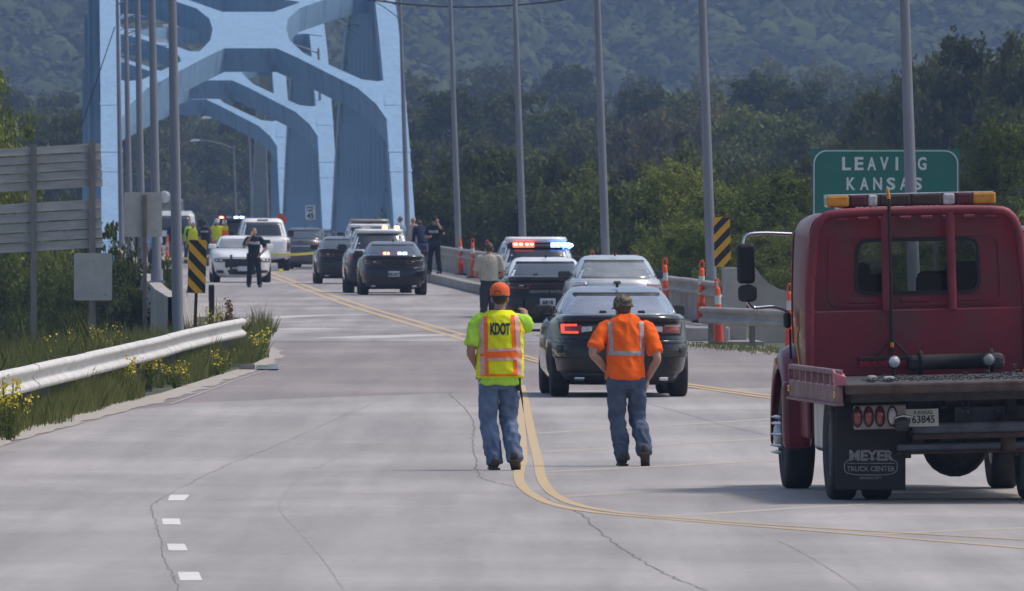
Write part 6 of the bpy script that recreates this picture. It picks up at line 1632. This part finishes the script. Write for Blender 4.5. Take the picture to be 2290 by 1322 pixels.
# state line sign
d = 228; s = F/d; cx = (1981-CX)/s; zt = zat(333, d)
sg = empty('state_line_sign', (cx, d, 0), R(1), 'green Leaving Kansas state line sign with white border behind the tow truck cab', 'sign')
SH = 1.52; zc = zt - SH/2
plate('panel', M_sgrn, 2.52, SH, .02, 0, .03, sg, (0, zc))
ip = rrect(2.46, SH-.05, .22, 8); b = MB(); v = [(x, -.004, z + zc) for x, z in ip] + [(x*.986, -.004, z*.976 + zc) for x, z in ip]; n = len(ip)
b.add(v, [(i, (i+1) % n, n+(i+1) % n, n+i) for i in range(n)]).build('border', M_swht, sg)
def fit(txt, wd, capz, zc_, m, par, y, bold=.004):
    me = text_mesh(txt, 1.0, 0, .028); xs_ = [v.co.x for v in me.vertices]; zs_ = [v.co.z for v in me.vertices]
    kx = wd/(max(xs_)-min(xs_)); kz = capz/(max(zs_)-min(zs_)); mx = (max(xs_)+min(xs_))/2; mz = (max(zs_)+min(zs_))/2
    for v in me.vertices: v.co = ((v.co.x-mx)*kx, 0, (v.co.z-mz)*kz)
    return link('lettering', me, par, m, (0, y, zc_))
def spaced(word, x0, x1, capz, zc_, m, par, y):
    n = len(word)
    for i, ch in enumerate(word):
        o = fit(ch, .045 if ch == 'I' else .150, capz, zc_, m, par, y); o.location.x = x0 + (x1-x0)*i/(n-1); o.name = 'letter'
spaced('LEAVING', (1893-CX)/s-cx, (2062-CX)/s-cx, .225, zat(366, d), M_swht, sg, -.006)
spaced('KANSAS', (1903-CX)/s-cx, (2052-CX)/s-cx, .215, zat(411, d), M_swht, sg, -.006)
fit('Come Again', 1.80, .27, zat(462, d), M_swht, sg, -.006)
for x in (-.85, .85): MB().box((x, .07, zc/2), (.09, .09, zc + SH*.9), bev=.005).build('post', M_wood, sg)
# striped markers
def clip(poly, w_, h):
    def cut(P, f, ax, val, keep):
        out = []
        for i in range(len(P)):
            a, b_ = P[i-1], P[i]; ia, ib = keep(a[ax], val), keep(b_[ax], val)
            if ia != ib:
                t = (val-a[ax])/(b_[ax]-a[ax]); out.append((a[0]+(b_[0]-a[0])*t, a[1]+(b_[1]-a[1])*t))
            if ib: out.append(b_)
        return out
    for ax, val, kp in ((0, -w_/2, lambda q, v: q >= v), (0, w_/2, lambda q, v: q <= v), (1, -h/2, lambda q, v: q >= v), (1, h/2, lambda q, v: q <= v)):
        if poly: poly = cut(poly, None, ax, val, kp)
    return poly
def marker(px, pyc, d, slope, label, rusty, tilt):
    s = F/d; r = empty('object_marker', ((px-CX)/s, d, 0), R(2), label, 'marker sign'); zc = zat(pyc, d); W_, H_ = .31, .915
    pl = plate('panel', M_syel, W_, H_, .035, 0, .006, r, (0, zc)); pl.rotation_euler = (0, 0, 0)
    for k in range(-3, 5):
        c = k*.30 - .02; q = clip([(-.3, c - slope*.3), (.3, c + slope*.3), (.3, c + slope*.3 + .155), (-.3, c - slope*.3 + .155)], W_-.006, H_-.012)
        if len(q) > 2: MB().prism([(x, -.003, z + zc) for x, z in q], (0, .002, 0)).build('stripe', M_sblk, r)
    zb = -1.0
    MB().box((0, .03, (zc + zb)/2), (.055, .04, zc - zb + .3), bev=.004).build('post', rusty, r)
    r.rotation_euler.y = tilt; return r
marker(434, 596, 230, -1.0, 'yellow and black striped object marker on the left bridge approach', M_srust, R(2))
marker(1621, 541, 248, 1.0, 'yellow and black striped object marker on the right, beside the lamp post', M_galv_d, R(-1.5))
# delineator post
d = 229; s = F/d; r = empty('delineator_post', ((473-CX)/s, d, 0), 0, 'short dark delineator post standing in weeds right of the left striped marker', 'post')
MB().box((0, 0, .45), (.09, .05, 1.5), bev=.01).build('stake', M_srust, r); MB().box((0, -.03, 1.05), (.10, .02, .26), bev=.008).build('cap_plate', M_sblk, r)
# ribbed sign backs
d = 268; s = F/d
rb = empty('ribbed_road_sign', at(140, d, -.3), R(3), 'large grey ribbed road sign seen from behind, two panels on two posts at left', 'sign')
def lx(px): return (px-140)/s
tilt = R(-3.2)
for za, zb_ in ((325, 423), (450, 560)):
    n = 5 if za < 400 else 5
    for k in range(n):
        y0 = za + (zb_-za)*k/n; y1 = za + (zb_-za)*(k+1)/n; z0 = zat(y1, d) + .3; z1 = zat(y0, d) + .3; zc = (z0+z1)/2; h = z1-z0
        b = MB(); b.box((lx(40), 0, zc), (3.35, .03, h-.03), bev=.004); b.box((lx(40), -.025, zc - h/2 + .018), (3.35, .06, .030), bev=.004)
        ax_ = Vector((lx(120), 0, (zat(za, d)+zat(zb_, d))/2 + .3)); M_ = Matrix.Translation(ax_) @ Matrix.Rotation(tilt, 4, 'Y') @ Matrix.Translation(-ax_); b.v = [M_ @ p for p in b.v]
        b.build('plank', M_plank, rb)
for px, w_, top in ((75, .12, 322), (206, .135, 314), (-70, .12, 330)):
    b = MB(); zt = zat(top, d) + .3; b.box((lx(px), -.12, zt/2 - .6), (w_, .03, zt + 1.2)).box((lx(px), -.07, zt/2 - .6), (.035, .10, zt + 1.2)); b.build('post', mat('weathered_post', (.20, .185, .175), .8, var=.2, scale=3, stretch=(4, 4, .5)), rb)
def blank(px, y0, y1, w_, d, label, post_px=None):
    s = F/d; r = empty('blank_sign', ((px-CX)/s, d, -.3), R(2), label, 'sign'); z0, z1 = zat(y1, d) + .3, zat(y0, d) + .3
    plate('panel', M_sback, w_, z1-z0, .04, 0, .006, r, (0, (z0+z1)/2)); MB().box((.25, -.006, z0 + .12), (.07, .004, .045)).build('sticker', mat('faded_sticker', (.30, .32, .36), .7), r)
    for zz in (z0 + .15, z1 - .15): MB().lathe([(0, -.02), (.014, -.02), (.014, .01)], 10, 'Y', (0.0, -.05 if post_px else -.01, zz)).build('bolt', M_galv_d, r)
    if post_px is not None: MB().box((post_px, -.05, z1/2 - .5), (.085, .07, z1 + .9), bev=.005).build('post', MATS['weathered_timber'], r)
    return r
blank(208, 566, 672, .76, 267.4, 'blank pale grey sign back bolted low on the ribbed sign post')
blank(320, 430, 530, .74, 262, 'blank pale grey square sign back on a wooden post before the left lamp posts', 0.03)
# speed limit and road work signs beyond the traffic
d = 622; r = empty('speed_limit_sign', at(694, d, 0), BANG, 'small white speed limit sign against the blue arch hangers', 'sign'); zc = zat(475, d)
plate('panel', M_swht, .46, .66, .04, 0, .02, r, (0, zc)); fit('SPEED', .34, .09, zc + .22, M_sblk, r, -.006); fit('LIMIT', .32, .09, zc + .08, M_sblk, r, -.006); fit('45', .32, .26, zc - .16, M_sblk, r, -.006); MB().box((0, .04, zc/2), (.06, .04, zc + .4)).build('post', M_galv_d, r)
d = 528; r = empty('road_work_sign', at(628, d, 0), BANG + R(10), 'orange diamond road work sign peeking over the white pickup', 'sign'); zc = zat(492, d)
o = plate('panel', M_corg, .40, .40, .03, 0, .01, r, (0, 0)); o.location = (0, 0, zc); o.rotation_euler = (0, R(45), 0); q = plate('symbol', M_sblk, .12, .16, .02, -.006, .004, r, (0, zc)); MB().box((0, .03, zc/2), (.04, .04, zc)).build('stand', M_galv_d, r)
# channelizer posts
HT = 1.22
tm = MB().lathe([(.085, .04), (.082, .30), (.070, .36), (.062, .6), (.056, .85), (.050, 1.0), (.044, 1.04), (.02, 1.06), (0, 1.06)], 18).mesh('tube'); bnd = []
for z0, z1 in ((.42, .58), (.74, .90)): bnd.append(MB().lathe([(.0725 - z0*.016, z0), (.0725 - z1*.016, z1)], 18).mesh('reflective_band'))
hm = MB().tube([(math.cos(a)*.042, 0, 1.11 + math.sin(a)*.085) for a in [R(-60 + 300*k/12) for k in range(13)]], .014, 8).mesh('handle'); bm_ = MB().lathe([(.19, 0), (.19, .03), (.14, .055), (.09, .06), (0, .06)], 8).mesh('base')
low = MB().lathe([(.088, .05), (.0845, .38)], 18).mesh('lower_sleeve')
for me, m in ((tm, M_corg), (bnd[0], M_cwht), (bnd[1], M_cwht), (hm, M_corg2), (bm_, M_rub), (low, M_corg2)): me.materials.append(m)
def cpost(px, s, z, label):
    d = F/s; r = empty('channelizer_post', ((px-CX)/s, d, z), rng.uniform(0, .6), label, 'traffic post', 'orange and white traffic posts'); r.rotation_euler.y = rng.uniform(-.03, .03)
    for nm, me in (('tube', tm), ('reflective_band', bnd[0]), ('reflective_band', bnd[1]), ('handle', hm), ('base', bm_), ('lower_sleeve', low)): link(nm, me, r)
for px, s, z, lab in [(1030, 71.6, .27, 'orange traffic post left of the pair beside the phoning officer'), (1057, 74.4, .27, 'orange traffic post right of the pair beside the phoning officer'), (1089, 77.6, .27, 'orange traffic post whose top shows over the tan-shirted man'), (1325, 97.0, .27, 'orange post top showing just left of a lamp post over the silver sedan'), (1376, 100.6, .27, 'middle orange post top showing over the silver sedan roof'), (1421, 104, .27, 'orange post top showing over the right end of the silver sedan roof'), (1488, 110.6, .27, 'orange post beside the silver sedan mirror'), (1568, 115.6, .27, 'orange post before the lamp post left of the right striped marker'), (1608, 122.5, 0, 'orange post with a dusty handle at the start of the approach rail'), (1767, 129, 0, 'orange post close to the tow truck cab, crossed by its mirror arm'), (373, 56, 0, 'small distant orange post beside the man in khaki trousers'), (478, 53.5, 0, 'small distant orange post below the worker in the hard hat')]:
    cpost(px, s, z, lab)
# police tape and evidence markers
M_tape = mat('yellow_tape', (.80, .68, .03), .5, var=.1, scale=6)
def tape(p0, p1, sag, label):
    v = []; f = []; n = 30; rr = random.Random(int(p0.x*100))
    for i in range(n+1):
        t = i/n; p = p0.lerp(p1, t) - p0; p.z -= sag*4*t*(1-t); tw = rr.uniform(-.4, .4)
        v += [p + Vector((0, .03*math.sin(tw), .04*math.cos(tw))), p - Vector((0, .03*math.sin(tw), .04*math.cos(tw)))]
    b = MB().add(v, [(2*i, 2*i+1, 2*i+3, 2*i+2) for i in range(n)]); o = b.build('police_tape', M_tape, None, p0); md = o.modifiers.new('t', 'SOLIDIFY'); md.thickness = .003; return tag(o, label, 'tape')
tape(at(604, 432, zat(569, 432)), at(716, 425, zat(564, 425)), .04, 'yellow police tape stretched from the white sedan to the black sedan')
tape(at(366, 470, zat(578, 470)), at(476, 436, zat(571, 436)), .05, 'yellow police tape stretched left from the white sedan past the lamp posts')
for px, py, lab in ((629, 611, 'yellow evidence marker on the road beside the white sedan'), (652, 602, 'second yellow evidence marker near the pickup rear wheel')):
    g = G(px, py); MB_ = MB().prism([(-.07, -.06, 0), (.07, -.06, 0), (.07, 0, .16), (-.07, 0, .16)], (0, .008, 0)).prism([(-.07, .06, 0), (.07, .06, 0), (.07, .004, .16), (-.07, .004, .16)], (0, .008, 0)); o = MB_.build('evidence_marker', M_tape, None, g); tag(o, lab, 'evidence marker')
# ================================================================== haze
def haze():
    b = MB().box((0, 1850, 45), (1300, 4200, 135))
    m = bpy.data.materials.new('haze'); m.use_nodes = True; nt = m.node_tree; nt.nodes.clear()
    out = nt.nodes.new('ShaderNodeOutputMaterial'); pv = nt.nodes.new('ShaderNodeVolumePrincipled')
    pv.inputs['Color'].default_value = (.30, .43, .70, 1); pv.inputs['Density'].default_value = HAZE; pv.inputs['Anisotropy'].default_value = .2
    nt.links.new(pv.outputs[0], out.inputs['Volume'])
    o = b.build('haze', m); stuff(o, 'thin bluish summer haze filling the air', 'haze')
HAZE = .00023
haze()

# ================================================================== tell look-alikes apart by their place
def ordinal(n):
    w_ = ['first', 'second', 'third', 'fourth', 'fifth', 'sixth', 'seventh', 'eighth', 'ninth', 'tenth', 'eleventh', 'twelfth']
    return w_[n] if n < len(w_) else str(n+1) + 'th'
by = {}
for o in sc.objects:
    if o.parent is None and 'label' in o.keys(): by.setdefault(o['label'], []).append(o)
for lab, os_ in by.items():
    if len(os_) < 2: continue
    os_.sort(key=lambda o: o.location.x/o.location.y)
    for i, o in enumerate(os_): o['label'] = lab + (', leftmost' if i == 0 else ', rightmost' if i == len(os_)-1 else ', ' + ordinal(i) + ' from left')
